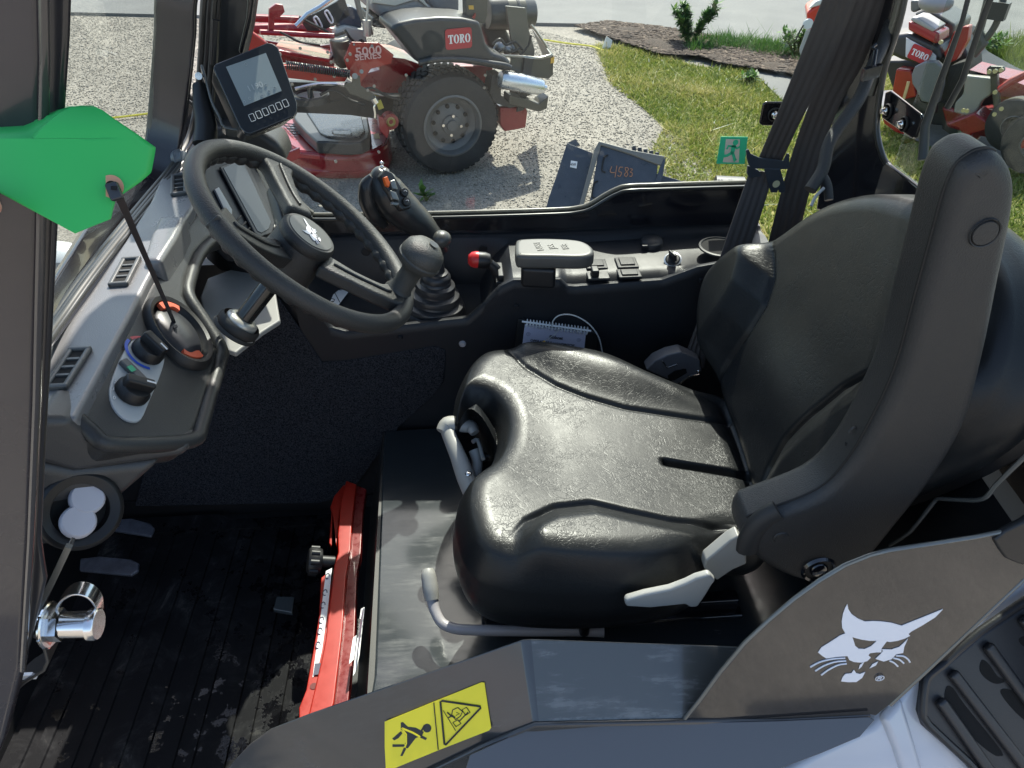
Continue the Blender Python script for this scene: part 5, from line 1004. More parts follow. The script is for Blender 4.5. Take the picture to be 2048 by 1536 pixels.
# seat side bracket, recline paddle, fore-aft bar, rails
g=G(); g.prism([at(*p,y=-.245) for p in [(1408,1138),(1412,1122),(1460,1082),(1478,1072),(1492,1092),(1494,1128),(1466,1140),(1434,1162)]],(0,.02,0)); g.build('hinge_bracket',GREYP,seat,bevel=.003)
g=G(); g.prism([at(*p,y=-.290) for p in [(1250,1206),(1252,1201),(1290,1190),(1340,1180),(1372,1168),(1392,1158),(1420,1150),(1432,1162),(1424,1172),(1412,1192),(1396,1215),(1380,1216),(1370,1210),(1300,1217),(1252,1214)]],(0,.012,0)); g.build('recline_paddle',GREYP,seat,bevel=.004,seg=3)
g=G(); g.tube([at(x,y,z=z) for x,y,z in [(857,1143,.275),(860,1168,.262),(866,1206,.245),(872,1226,.238),(884,1246,.232),(905,1256,.23),(940,1260,.23),(1060,1262,.23),(1160,1262,.23),(1208,1264,.23)]],[.0098]*3+[.0088]*7,12,sm=4); g.build('slide_bar',GREYM,seat)
g=G(); g.tube([at(x,y,z=z) for x,y,z in [(856,1138,.277),(857,1150,.272),(861,1178,.259),(864,1200,.248)]],[.009,.0125,.0135,.012],16,sm=3); g.build('bar_grip',GREYP,seat)
g=G(); g.box(at(1220,1215,y=-.150),(.44,.022,.03)); g.box(at(1230,1240,y=-.165),(.44,.02,.012)); g.build('slide_rail',BLACKG,seat,bevel=.003)
g=G(); p=at(1168,1264,z=.232); g.lathe([(0,.012),(.007,.012),(.009,.006),(.009,0)],p,Z0,16); g.build('bar_bolt',BLACK,seat)
g=G(); g.box((.20,.02,.25),(.38,.26,.14)); g.build('suspension',BLACK,seat,bevel=.01)
# front weight-adjust grip
g=G(); g.tube([at(x,y,z=z) for x,y,z in [(945,985,.345),(930,950,.365),(915,910,.385),(902,880,.395),(895,860,.40)]],[.019,.0185,.016,.0145,.015],12,sm=4,flat=.75)
g.build('adjust_handle',GREYP,seat)
g=G(); g.tube([at(x,y,z=z) for x,y,z in [(884,864,.398),(895,850,.405),(915,848,.407),(940,853,.402),(950,866,.396)]],[.014,.019,.018,.016,.010],14,sm=4,flat=.8); g.build('handle_head',GREYP,seat)
g=G(); g.tube([at(x,y,z=z) for x,y,z in [(950,960,.345),(955,925,.365),(947,900,.38)]],.010,10,sm=3); g.tube([at(x,y,z=.385) for x,y in [(945,884),(955,880),(962,900),(966,918)]],.004,8,sm=3); g.build('trigger',GREYP,seat)
g=G(); g.ball(at(937,947,z=.385),.006,12,(1,1,.5)); g.build('pivot_pin',SILV,seat)
# raised armrest
ao=[(1925,345),(1950,322),(1975,310),(2003,310),(2028,335),(2040,375),(2034,440),(2008,565),(1975,720),(1936,855),(1870,965),(1795,1060),(1738,1125),(1668,1166),(1600,1166),(1540,1140),(1500,1108),(1488,1080),(1500,1052),(1527,1040),(1640,996),(1700,940),(1750,860),(1802,750),(1842,610),(1876,490),(1902,398)]
AO=spoly([at(*p,y=-.292) for p in ao],4)
# rounded slab: rings from the near face to the far one
def slab(name,O,vec,rnd,mat_,par,steps=5,dish=0):
    O=[V(p) for p in O]; c=sum(O,V((0,0,0)))/len(O); n=vec.normalized(); T=vec.length; m=len(O); inn=[]
    for i in range(m):
        t=(O[(i+1)%m]-O[i-1]).normalized(); q_=t.cross(n); 
        if q_.dot(c-O[i])<0 and False: q_=-q_
        inn.append(q_)
    # orient inward consistently using signed area
    ar=sum(((O[i]-c).cross(O[(i+1)%m]-c)).dot(n) for i in range(m)); sg=-1 if ar>0 else 1
    rings=[]
    prof=[(rnd*(1-math.sin(a)),rnd*(1-math.cos(a))) for a in np.linspace(0,math.pi/2,steps+1)]
    seq=[(rnd*1.25,0)]+[(r_,z_) for r_,z_ in [(rnd*(1-math.sin(a)),rnd*(1-math.cos(a))) for a in np.linspace(0,math.pi/2,steps+1)]]
    seq=[(ins,z) for ins,z in seq]+[(ins,T-z) for ins,z in seq[::-1]]
    for ins,z in seq: rings.append([O[i]+inn[i]*sg*ins+n*z for i in range(m)])
    g=G(); g.loft(rings,True,False)
    from mathutils.geometry import tessellate_polygon
    for rg_ in (rings[0],rings[-1]):
        tri=tessellate_polygon([rg_]); g.add(rg_,[tuple(t) for t in tri])
    o=g.build(name,mat_,par); return o
ARMM=mat('armrest_foam',(.027,.0265,.0265),.48,grain=650,gs=.45,rv=.05,vs=10)
arm=slab('armrest',AO,V((.0,.068,.0)),.016,ARMM,seat,6)
g=G(); sm_=spoly([at(*p,y=-.2925) for p in ao],4); i0=len(sm_)*18//len(ao); g.tube([p+V((0,.015,0)) for p in sm_[i0:]]+[p+V((0,.015,0)) for p in sm_[:14]],.0016,6); g.build('pad_seam',mat('seam_dark',(.01,.01,.01),.6),arm)
g=G(); c=at(1970,466,y=-.293); g.lathe([(0,-.002),(.012,-.0015),(.013,.001)],c,Y0_,28); g.lathe([(.0137,-.0006),(.0147,-.0012),(.0155,.001)],c,Y0_,28); g.build('screw_cap',ARMM,arm)
g=G(); c=at(1638,1140,y=-.293); g.lathe([(0,-.004),(.009,-.004),(.012,-.002),(.013,.003)],c,Y0_,24); g.lathe([(.019,-.001),(.022,-.003),(.025,.002)],c,Y0_,28); g.build('pivot_bolt',BLACKG,arm)
g=G(); c=at(1562,1075,y=-.292); g.lathe([(0,-.002),(.009,-.0015),(.011,.001)],c,Y0_,20); g.build('moulded_cap',ARMM,arm)
P_=[at(x,y,y=-.286) for x,y in [(1556,1020),(1534,1032),(1512,1052),(1498,1078),(1494,1098)]]
g=G(); g.tube(P_,.0115,12,sm=4,flat=1.3,up=(0,1,0)); g.build('tilt_insert',RUBBER,arm)
g=G(); g.tube([at(1700+a,885+b,y=-.262) for a,b in [(-2,-20),(10,-30),(24,-22),(22,-6),(12,8),(-4,4),(-12,2)]],.002,6,sm=4); g.build('moulding_mark',ARMM,arm)
# ================================================================== ARM PAD ON THE CONSOLE
ap=thing('console_arm_pad','grey armrest pad standing on a black foot on the side console','armrest',(.2,.48,.55))
po=[(1030,492),(1036,480),(1050,475),(1100,475),(1150,477),(1172,484),(1188,496),(1190,508),(1180,520),(1150,528),(1090,530),(1040,526),(1031,515)]
PZ=.622
po3=[at(*p,z=PZ) for p in [(1031,484),(1040,477),(1090,475),(1150,478),(1176,486),(1188,498),(1184,508),(1160,513),(1100,512),(1042,511),(1031,505)]]
slab('pad',spoly(po3,5),V((0,0,-.030)),.008,mat('pad_warm_grey',(.085,.082,.074),.42,grain=800,gs=.12),ap,5)
g=G(); g.prism([at(*p,z=PZ-.03) for p in [(1042,536),(1112,540),(1112,520),(1042,518)]],(0,0,-.045)); g.build('pad_foot',BLACK,ap,bevel=.008,seg=3)
PC=[at(1130,493,z=PZ),at(1104,493,z=PZ),at(1078,493,z=PZ)]
for c_,s_ in zip(PC,('ISR','JSS','NSSI')): text(s_,c_,V((-.15,1,0)),V((-1,-.15,0)),.018,mat('pad_emboss',(.15,.145,.13),.45),ap,'embossed_marks',.0006,.006)
# ================================================================== CONSOLE CONTROLS
def ctop(x,y): # point on the console top
    z=.55
    for _ in range(4): p=at(x,y,z=z); z=float(np.interp(p.y,[.403,.42,.56,.58],[stz(p.x,1),stz(p.x,2)*.7+stz(p.x,1)*.3,stz(p.x,2),stz(p.x,3)]))
    return p
def cbox(name,x0,y0,x1,y1,h,m_,par,bev=.002,lift=0): # rounded plate between two opposite photo corners
    a,b=ctop(x0,y0),ctop(x1,y1); c=(a+b)/2; g=G(); g.box((c.x,c.y,c.z+h/2+lift),(abs(b.x-a.x),abs(b.y-a.y),h)); return g.build(name,m_,par,bevel=bev,seg=3)
for (x0,y0,x1,y1) in [(1168,524,1216,540),(1228,520,1278,538),(1232,541,1284,560)]:
    sw=cbox('rocker_blank',x0,y0,x1,y1,.006,PLASTD,cab,.002); cbox('blank_inset',x0+8,y0+3,x1-8,y1-3,.004,PLASTD,sw,.0015,.005)
sw=cbox('rocker_switch',1172,547,1220,563,.006,PLAST,cab,.002); cbox('rocker_paddle',1180,546,1198,561,.016,BLACK,sw,.003,.004)
sw=cbox('rocker_switch',988,543,1012,558,.008,PLAST,cab,.002); cbox('rocker_paddle',993,546,1008,560,.014,BLACK,sw,.003,.004)
p=ctop(1303,492)+V((0,0,.006)); g=G(); g.lathe([(0,.012),(.021,.011),(.024,.008),(.024,0),(.027,-.004)],p,V((-.1,-.2,1)),32); so_=g.build('power_socket',PLASTD,cab); g=G(); g.box(p+V((-.02,-.018,.003)),(.014,.01,.008)); g.build('socket_hinge',PLASTD,so_,bevel=.002)
p=ctop(1345,524)+V((0,0,.004)); kn=V((-.25,-.45,1)).normalized(); g=G(); g.lathe([(.0175,.0),(.0185,.003),(.0155,.004),(.015,.0)],p,kn,32); ks=g.build('ignition_ring',mat('ring_silver',(.55,.55,.53),.25,metal=.8),cab)
g=G(); g.lathe([(0,.006),(.0145,.005),(.015,0)],p,kn,24); g.box(p+kn*.016,(.006,.026,.022),(V((.95,.3,0)),V((-.3,.95,0)),kn)); g.build('ignition_key',BLACK,ks,bevel=.002)
p=at(1440,495,z=.572); g=G(); g.lathe([(.038,.001),(.040,.004),(.044,.003),(.045,0)],p,Z0,36); cu_=g.build('cup_rim',PLASTD,cab); g=G(); g.lathe([(0,.0015),(.039,.0015)],p,Z0,36); g.build('cup_well',mat('hole_black',(0,0,0)),cu_)
# red ended lever switch
rl=thing('lever_switch','short lever switch with red end standing beside the grey arm pad','switch',at(990,545,z=.53))
g=G(); g.tube([at(x,y,y=.47) for x,y in [(1000,560),(992,540),(978,526)]],[.014,.012,.010],12,sm=3); g.build('lever',BLACK,rl)
c=at(962,520,y=.47); a=V((1,.0,-.12)).normalized(); g=G(); g.lathe([(0,-.027),(.008,-.026),(.0145,-.020),(.017,-.01),(.017,.008),(.014,.018),(0,.022)],c,a,24); kn_=g.build('lever_knob',BLACK,rl)
g=G(); g.lathe([(0,-.0275),(.009,-.0265),(.0152,-.0203),(.0174,-.012),(.0174,-.006)],c,a,24); g.build('red_cap',mat('cap_red',(.55,.02,.02),.3),kn_)
# pictogram decal lying in the console tray
dc=thing('pictogram_sticker','white pictogram warning sticker in the console tray behind the wheel','sticker',at(660,590,z=.44))
def trp(x,y,o=0): return at(x,y,z=.448+o)
qd=[(626,628+0),(668,522),(704,575),(660,640)]
DQ=[trp(*p) for p in [(626,572),(668,522),(704,575),(655,640)]]
g=G(); g.prism([p+V((0,0,.0015)) for p in DQ],(0,0,-.001)); g.build('sticker_sheet',WHITE,dc,smooth=False)
g=G(); m=[DQ[0].lerp(DQ[3],.5),DQ[1].lerp(DQ[2],.5),DQ[0].lerp(DQ[1],.5),DQ[3].lerp(DQ[2],.5)]
for a_,b_ in [(m[0],m[1]),(m[2],m[3])]: g.tube([a_+V((0,0,.0018)),b_+V((0,0,.0018))],.0009,5)
for u_,v_ in [(.3,.3),(.7,.3),(.3,.75),(.72,.75)]:
    c_=DQ[0].lerp(DQ[1],u_).lerp(DQ[3].lerp(DQ[2],u_),v_)+V((0,0,.0018)); g.tube([c_+V((.007*math.cos(a)*(1+.3*math.sin(3*a)),.009*math.sin(a),0)) for a in np.linspace(0,6.28,12,endpoint=False)],.0008,5,closed=True); g.box(c_+V((.004,-.003,0)),(.006,.004,.0008))
g.build('pictogram_lines',INK,dc,smooth=False)
# ================================================================== JOYSTICK
js=thing('joystick','black multi button joystick with orange switch on a ribbed boot','joystick',(-.10,.48,.43))
jb=at(868,622,z=.432); jt=at(874,520,y=jb.y)
axj=(jt-jb).normalized(); Lj=(jt-jb).length
prof=[(.070,-.004),(.070,.004),(.066,.010)]
for k in range(4):
    h=.012+k*.022; r_=.064-.011*k; prof+=[(r_,h),(r_*1.02,h+.006),(r_*.98,h+.012),(r_*.80,h+.016),(r_*.78,h+.020)]
prof+=[(.018,.10),(.014,.12),(.013,Lj+.02)]
g=G(); g.lathe(prof,jb,axj,40); g.build('joystick_boot',mat('boot_rubber',(.028,.028,.030),.38,grain=500,gs=.1),js)
def jy(l,y): return [at(x,yy,y=y) for x,yy in l]
g=G(); g.tube(jy([(884,502),(874,486),(858,466),(838,446),(812,425),(788,402),(770,376),(764,352),(768,338)],jb.y),[.020,.025,.028,.035,.042,.045,.041,.029,.013],24,sm=6,flat=.82,up=(0,1,0)); gp_=g.build('grip',mat('grip_rubber',(.018,.019,.020),.33,grain=600,gs=.08),js)
g=G(); g.tube(jy([(745,352),(735,372),(738,402),(752,432),(772,452)],jb.y-.012),[.008,.018,.022,.020,.008],18,sm=5,up=(0,1,0),flat=.9); g.build('thumb_paddle',mat('grip_rubber',(0,0,0)),js)
g=G(); g.ball(at(882,478,y=jb.y-.02),.021,20,(1,1,.8)); g.build('grip_heel',mat('heel_grey',(.06,.06,.055),.35,grain=500,gs=.1),js)
JF=(at(790,385,y=jb.y-.041),V((.55,-.66,.50)).normalized())
def jf(x,y,o=0): return at(x,y,pl=(JF[0]+JF[1]*o,JF[1]))
g=G(); g.prism([jf(*p) for p in [(770,338),(785,345),(800,368),(822,402),(823,416),(805,420),(790,404),(772,374),(762,350)]],-JF[1]*.02); fpn=g.build('switch_plate',mat('plate_soft_black',(.028,.028,.028),.35),js,bevel=.003)
g=G(); g.prism([jf(*p,.006) for p in [(768,355),(775,352),(780,366),(779,374),(773,371)]],-JF[1]*.008); g.build('orange_switch',mat('switch_orange',(.80,.13,.01),.35),fpn,bevel=.001)
g=G(); g.prism([jf(*p,.007) for p in [(780,362),(790,358),(797,380),(786,378)]],-JF[1]*.009); g.prism([jf(*p,.008) for p in [(780,380),(793,384),(800,402),(786,398)]],-JF[1]*.010); g.prism([jf(*p,.006) for p in [(783,402),(800,406),(796,412),(784,410)]],-JF[1]*.008); g.build('thumb_roller',mat('roller_silver',(.20,.20,.19),.25,metal=.5),fpn,bevel=.002)
for p in [(808,385),(812,404)]:
    c=jf(*p,.001); g=G(); g.lathe([(0,.005),(.0075,.0045),(.0085,.002),(.0085,-.002)],c,JF[1],24); b_=g.build('round_button',BLACK,fpn); arc=[c+JF[1]*.0055+V((.003*math.cos(t),.0,.003*math.sin(t))) for t in np.linspace(0,5,8)]; g=G(); g.tube(arc,.0006,5); g.build('button_icon',WHITE,b_)
g=G()
for p,r_ in [((763,326),.0035),((764,334),.004),((769,341),.004)]: g.ball(at(*p,y=jb.y-.02),r_,8)
g.build('top_button',SILV,js)
# ================================================================== STEERING WHEEL
Rr_=V(RT);Uu=V(UP);Bb=-V(FW)
WNm=(Rr_*.749+Uu*.72+Bb*.42).normalized(); WC=at(618,470,d=.99)
MAJ=(Rr_*.80-Uu*.60); MAJ=(MAJ-WNm*MAJ.dot(WNm)).normalized(); MIN=WNm.cross(MAJ)
if MIN.dot(Uu)<0: MIN=-MIN
sw=thing('steering_wheel','black steering wheel with spinner knob and white emblem on its hub','steering wheel',WC)
WM=mat('wheel_rubber',(.024,.024,.024),.44,grain=650,gs=.5)
Rw=.159; g=G(); P_=[];rs=[]
for i in range(160):
    a=2*math.pi*i/160; P_.append(WC+(MAJ*math.cos(a)+MIN*math.sin(a))*Rw); rs.append(.0125)
g.tube(P_,rs,18,closed=True,up=WNm); g.build('rim',WM,sw)
g=G()
P2_=[WC+(MAJ*math.cos(a)+MIN*math.sin(a))*(Rw-.005)-WNm*.008 for a in np.linspace(0,2*math.pi,400,endpoint=False)]
g.tube(P2_,[.0088+.0014*math.sin(i*2*math.pi*44/400) for i in range(400)],12,closed=True,up=WNm)
g.build('finger_grips',WM,sw)
hubc=WC-WNm*.012
# hub barrel, in front view seen below its cap
g=G(); g.lathe([(.0,.030),(.036,.030),(.039,.026),(.039,.016),(.037,.014),(.038,.010),(.042,-.050),(.038,-.056),(.0,-.056)],WC-WNm*.026,WNm,48); g.build('hub',WM,sw)
g=G(); g.lathe([(.0,.0315),(.032,.031),(.0325,.0295)],WC-WNm*.026,WNm,40); hc=g.build('hub_cap',mat('cap_charcoal',(.055,.055,.055),.35),sw)
def w2d(x,y,o): return WC+MAJ*x+MIN*y+WNm*(o-.026)
cx0,cy0=1090,740; ang=R(125)
g=G(); s_=.050/900
for p in HEAD: 
    pts=[]
    for x,y in p:
        a,b=(x-cx0)*s_,(cy0-y)*s_; pts.append(w2d(a*math.cos(ang)-b*math.sin(ang),a*math.sin(ang)+b*math.cos(ang),.0322))
    g.prism(pts,-WNm*.0004)
for wv in WHI:
    pts=[]
    for x,y in wv:
        a,b=(x-cx0)*s_,(cy0-y)*s_; pts.append(w2d(a*math.cos(ang)-b*math.sin(ang),a*math.sin(ang)+b*math.cos(ang),.0322))
    g.tube(pts,.0005,5)
g.build('hub_emblem',mat('decal_white',(0,0,0)),hc,smooth=False)
def wpt(px_,py_,o=0): return at(px_,py_,pl=(WC+WNm*o,WNm))
for nm,pl_,ws in [('spoke',[(598,432,-.004),(575,395,-.008),(555,350,-.004),(545,318,0)],[.040,.034,.042,.075]),('spoke',[(640,530,-.02),(700,562,-.012),(760,590,-.004),(800,600,0)],[.042,.032,.034,.055]),('spoke',[(560,508,-.03),(520,498,-.02),(470,470,-.006),(430,432,0)],[.036,.030,.032,.05])]:
    P_=[wpt(x,y,o) for x,y,o in pl_]; g=G(); g.sweep(P_,ws,.020,WNm.cross(P_[-1]-P_[0]),sm=5); so_=g.build(nm,WM,sw,bevel=.006,seg=3)
    g=G(); pp=[p.lerp(q_,.0)+WNm*.0115 for p,q_ in zip(P_,P_)]; g.tube([pp[0].lerp(pp[1],.3),pp[1],pp[2],pp[2].lerp(pp[3],.3)],.0022,6,sm=3); g.build('spoke_ridge',WM,so_)
# spinner knob
kb=wpt(797,582,.006); kt=at(838,520,d=(Vector(kb)-V(CP)).dot(V(FW))-.03); axk=(kt-kb).normalized()
g=G(); g.lathe([(.020,-.010),(.021,.0),(.017,.006),(.0155,.010),(.015,.036),(.017,.044),(.024,.050),(.0305,.056),(.0315,.062),(.0300,.0635),(.0300,.065),(.0310,.067),(.028,.078),(.020,.086),(.010,.089),(0,.0895)],kb,axk,36); kn_=g.build('spinner_knob',mat('knob_rubber',(.045,.045,.042),.42,grain=700,gs=.5),sw)
g=G(); g.lathe([(0,.0),(.007,.0)],kb+axk*.0888+V((.006,0,-.001)),axk,20); g.build('knob_badge',mat('badge_dark',(.03,.03,.03),.3),kn_)
# column
g=G(); cb=at(484,642,d=1.03); ct=WC-WNm*.05; g.cyl(cb,ct,.0125,24); g.build('column_shaft',mat('column_gloss',(.012,.012,.012),.2,coat=.4),sw)
g=G(); ca=(ct-cb).normalized(); g.lathe([(.027,-.016),(.030,-.012),(.030,-.004),(.027,0)],cb,ca,32); g.lathe([(.0305,-.020),(.032,-.018),(.030,-.014)],cb,ca,32); g.build('column_collar',RUBBER,sw)
g=G(); g.lathe([(.013,.006),(.018,.006),(.0225,.002),(.023,-.006),(.02,-.01)],cb,ca,32); g.build('column_bearing',mat('bearing_cream',(.5,.48,.43),.3,metal=.4),sw)
# stalk beside the hub
g=G(); g.prism([wpt(*p,-.035) for p in [(545,365),(558,360),(575,400),(600,440),(612,462),(590,462),(566,440)]],-WNm*.02); st=g.build('indicator_pod',BLACK,sw,bevel=.004)
g=G(); c_=wpt(571,398,-.0345); g.tube([c_+MAJ*.005*math.cos(t)+MIN*.007*math.sin(t) for t in np.linspace(0,5,8)],.0007,5); g.tube([wpt(x,y,-.0345) for x,y in [(576,422),(584,416),(590,424)]],.0007,5); g.build('pod_icon',WHITE,st)
# ================================================================== MONITOR
mn=thing('display_monitor','small black display monitor with a grey screen and six outlined keys','monitor',at(500,190,d=1.30))
MNn=(Rr_*.30+Uu*.10+Bb*.95).normalized(); MP=at(505,180,d=1.24)
def mo(x,y,o=0): return at(x,y,pl=(MP+MNn*o,MNn))
fo=[(426,136),(430,128),(534,85),(544,86),(556,94),(594,206),(594,222),(588,232),(500,268),(490,265),(480,255)]
g=G(); g.prism([mo(*p) for p in fo],-MNn*.012); g.build('monitor_body',mat('monitor_face',(.028,.032,.038),.22,coat=.3),mn,bevel=.002)
g=G(); F_=[mo(x,y,-.008) for x,y in fo]; c_=sum(F_,V((0,0,0)))/len(F_); Bk=[c_+(p-c_)*.93-MNn*.045-Rr_*.012 for p in F_]; g.loft([F_,Bk]); g.build('monitor_shell',mat('shell_black',(.035,.035,.033),.38,coat=.1),mn,bevel=.004,seg=3)
s3=lambda l:[(380+x*240/1843,80+y*200/1536) for x,y in l]
g=G(); g.prism([mo(*p,.0012) for p in s3([(553,412),(1165,198),(1408,780),(830,1012)])],-MNn*.001); scn=g.build('screen',mat('screen_grey',(.27,.31,.32),.2,spec=.6),mn,smooth=False)
ux=(mo(530,106)-mo(452,133)).normalized(); uy=(mo(452,133)-mo(488,212)).normalized()
text('1190',mo(*s3([(1000,720)])[0],.0016),ux,uy,.014,mat('lcd_light',(.42,.45,.46),.4),scn,'screen_digits',.0001)
g=G()
for p in s3([(835,950),(920,895),(1105,850),(1215,785),(1300,735),(1165,690),(860,370)]):
    c_=mo(*p,.0016); g.tube([c_+ux*.002*math.cos(t)+uy*.0025*math.sin(t) for t in np.linspace(0,6.28,6,endpoint=False)],.0004,4,closed=True)
g.build('screen_icon',mat('lcd_light',(0,0,0)),scn)
for k in range(6):
    x0,y0=s3([(955+k*102.5,1190-k*44)])[0]; g=G(); P_=[]
    for a_,b_ in [(-1,-1),(1,-1),(1,1),(-1,1)]:
        cx_,cy_=a_*.0038,b_*.0058
        for t in range(4):
            th=math.atan2(b_,a_)+R(-45+30*t); P_.append(mo(x0,y0,.0016)+ux*(cx_*.75+.0012*math.cos(th))+uy*(cy_*.85+.0012*math.sin(th)))
    g.tube(P_,.00045,5,closed=True); g.build('key_outline',WHITE,mn)
g=G(); g.sweep([mo(x,y,-.045) for x,y in [(404,138),(414,170),(425,210),(440,240),(452,262),(500,268)]],.03,.004,[MNn]*2,sm=3); g.build('mount_plate',mat('edge_metal',(0,0,0)),mn,bevel=.001)
g=G(); g.tube([mo(x,y,-.06) for x,y in [(400,170),(405,215),(412,250),(410,290)]],[.012,.016,.018,.02],12,sm=3); g.build('mount_arm',BLACK,mn)
g=G(); g.cyl(mo(399,152,-.045),mo(397,152,-.02),.006,10); g.build('mount_screw',SILV,mn)
g=G(); c_=at(362,317,y=.42); g.lathe([(.004,-.012),(.016,-.008),(.017,0),(.012,.004),(.011,.010),(0,.012)],c_,V((.8,-.3,.3)),16); g.build('hinge_knob',mat('hinge_grey',(.14,.15,.16),.3),cab)
# ================================================================== HANDBOOK
HB=thing('operator_handbook','white spiral bound handbook in a black pocket behind the seat cushion','book',at(1105,690,y=.385))
def hp_(x,y,o=0): return at(x,y,y=.385-o)
g=G(); g.prism([at(x,y,y=.39) for x,y in [(1036,640),(1048,638),(1052,644),(1168,668),(1184,664),(1196,668),(1190,760),(1024,760)]],(0,.006,0)); g.build('pocket',mat('pocket_black',(.012,.012,.012),.6),HB,bevel=.002)
g=G(); g.prism([hp_(*p) for p in [(1050,650),(1172,666),(1166,720),(1154,760),(1036,760)]],(0,.004,0)); g.build('cover',mat('paper_lilac',(.60,.60,.74),.6),HB,smooth=False)
g=G(); g.tube([hp_(*p,.006) for p in [(1044,643),(1182,662)]],.0022,8); g.build('binding_bar',WHITE,HB)
for k in range(20):
    a=k/19; x,y=1054+a*120,646+a*16; g=G(); c_=hp_(x,y,.003); g.tube([c_+V((math.sin(t)*.001,-math.cos(t)*.006,math.sin(t)*.0085)) for t in np.linspace(0,2*math.pi,10,endpoint=False)],.0011,5,closed=True); g.build('spiral_ring',WHITE,HB)
xh=(hp_(1160,690)-hp_(1050,676)).normalized(); zh=Z0
text('Bobcat',hp_(1112,675,.0008),xh,zh,.0105,INK,HB,'cover_title',.0002,.02)
text("OPERATOR'S HANDBOOK",hp_(1105,686,.0008),xh,zh,.0082,INK,HB,'cover_title',.0002,.012)
text('Bobcat Small Articulated Loader',hp_(1103,692.5,.0008),xh,zh,.0056,INK,HB,'cover_title',.0002,.008)
for x,y in [(1057,668),(1158,680)]:
    g=G(); c_=hp_(x,y,.0008); g.tube([c_+V((.0045*math.cos(t),0,.004*math.sin(t)*(1+.4*math.cos(3*t)))) for t in np.linspace(0,6,9)],.0006,4); g.box(c_,(.003,.0006,.002)); g.build('cover_icon',mat('icon_grey',(.3,.3,.4),.6),HB)
g=G(); g.tube([hp_(x,y,.012) for x,y in [(1104,656),(1106,642),(1118,631),(1138,629),(1160,636),(1182,652),(1198,676),(1205,706)]],.0014,6,sm=5); g.build('wire_loop',mat('wire_white',(.6,.6,.58),.4),HB)
g=G(); g.tube([hp_(x,y,.012) for x,y in [(1122,654),(1110,668),(1094,680),(1070,695)]],.0008,5); g.build('tag_string',mat('wire_white',(0,0,0)),HB); g=G(); g.tube([hp_(x,y,.013) for x,y in [(1080,690),(1090,682)]],.0022,6); g.build('orange_bead',ORG,HB)
# ================================================================== SEAT BELT
sb=thing('seat_belt','dark brown lap and shoulder belt hanging from the rear pillar','seat belt',at(1600,300,y=.52))
def band(name,L,Rr2,ys,m_=WEB,t=.0015,par=sb):
    g=G(); rings=[]; A_=[];B_=[]
    for (l,r2,y) in zip(L,Rr2,ys): A_.append(at(*l,y=y)); B_.append(at(*r2,y=y))
    A_,_=smooth(A_,[0]*len(A_),6); B_,_=smooth(B_,[0]*len(B_),6)
    for a,b in zip(A_,B_):
        r_=[]
        for k in range(17):
            f=k/16; h=.0011*math.cos(f*math.pi*8)*(1 if 0<k<16 else .3); r_.append(a.lerp(b,f)+V((0,h-t/2,0)))
        r_+= [a.lerp(b,f)+V((0,t/2+.001,0)) for f in (1,0)]; rings.append(r_)
    g.loft(rings); return g.build(name,m_,par)
band('shoulder_webbing',[(1780,-360),(1668,-60),(1645,0),(1598,120),(1550,240),(1514,325)],[(1848,-360),(1735,-60),(1712,0),(1664,120),(1600,245),(1560,330)],[.50,.50,.50,.50,.50,.50])
band('shoulder_webbing',[(1500,340),(1490,370),(1462,450),(1432,540),(1400,640)],[(1548,345),(1541,368),(1512,460),(1478,560),(1440,660)],[.50,.49,.45,.40,.36])
band('return_webbing',[(1838,-360),(1723,-60),(1700,0),(1650,130),(1604,250),(1572,350),(1542,465),(1525,540)],[(1910,-360),(1797,-60),(1775,0),(1730,120),(1682,205),(1645,300),(1611,415),(1590,520)],[.53,.53,.53,.53,.53,.52,.50,.49])
band('lap_webbing',[(1412,600),(1400,630),(1378,690),(1358,745)],[(1440,560),(1430,610),(1418,680),(1408,735)],[.37,.36,.33,.31])
def tg(x,y,o=0): return at(1080+x/3.2,y/3.2,y=.488-o)
g=G(); g.prism([tg(*p) for p in [(1318,965),(1335,955),(1350,985),(1405,1010),(1560,1030),(1580,985),(1596,985),(1598,1075),(1580,1085),(1350,1080),(1330,1040)]],(0,.004,0)); g.prism([tg(*p,.003) for p in [(1435,1078),(1540,1083),(1572,1200),(1568,1232),(1535,1235),(1525,1215),(1518,1234),(1478,1232),(1470,1205),(1462,1190)]],(0,.003,0)); g.prism([tg(*p,-.006) for p in [(1330,1060),(1400,1090),(1420,1130),(1340,1140),(1325,1110)]],(0,.006,0))
tn=g.build('belt_tongue',mat('tongue_blue_black',(.045,.055,.07),.3,metal=.2,coat=.3),sb,bevel=.001)
g=G(); c_=tg(1512,1178,.004); g.lathe([(0,0),(.0075,0)],c_,(0,-1,0),20); g.build('tongue_hole',mat('hole_view',(.5,.48,.3),.6),tn)
g=G(); g.prism([at(x,y,y=.30) for x,y in [(1292,740),(1310,722),(1335,710),(1362,704),(1400,720),(1404,745),(1370,762),(1352,768),(1338,760)]],(0,.03,0)); rc=g.build('belt_retractor',mat('retractor_grey',(.12,.12,.13),.4),sb,bevel=.003)
g=G(); g.prism([at(x,y,y=.298) for x,y in [(1336,752),(1350,742),(1372,738),(1374,746),(1350,760),(1338,762)]],(0,.003,0)); g.build('retractor_slot',mat('hole_black',(0,0,0)),rc); g=G(); g.tube([at(x,y,y=.297) for x,y in [(1325,722),(1334,735),(1355,728)]],.0015,6); g.tube([at(x,y,y=.296) for x,y in [(1360,768),(1378,752),(1398,748)]],.002,6); g.ball(at(1397,742,y=.296),.004,10); g.build('retractor_trim',SILV,rc)
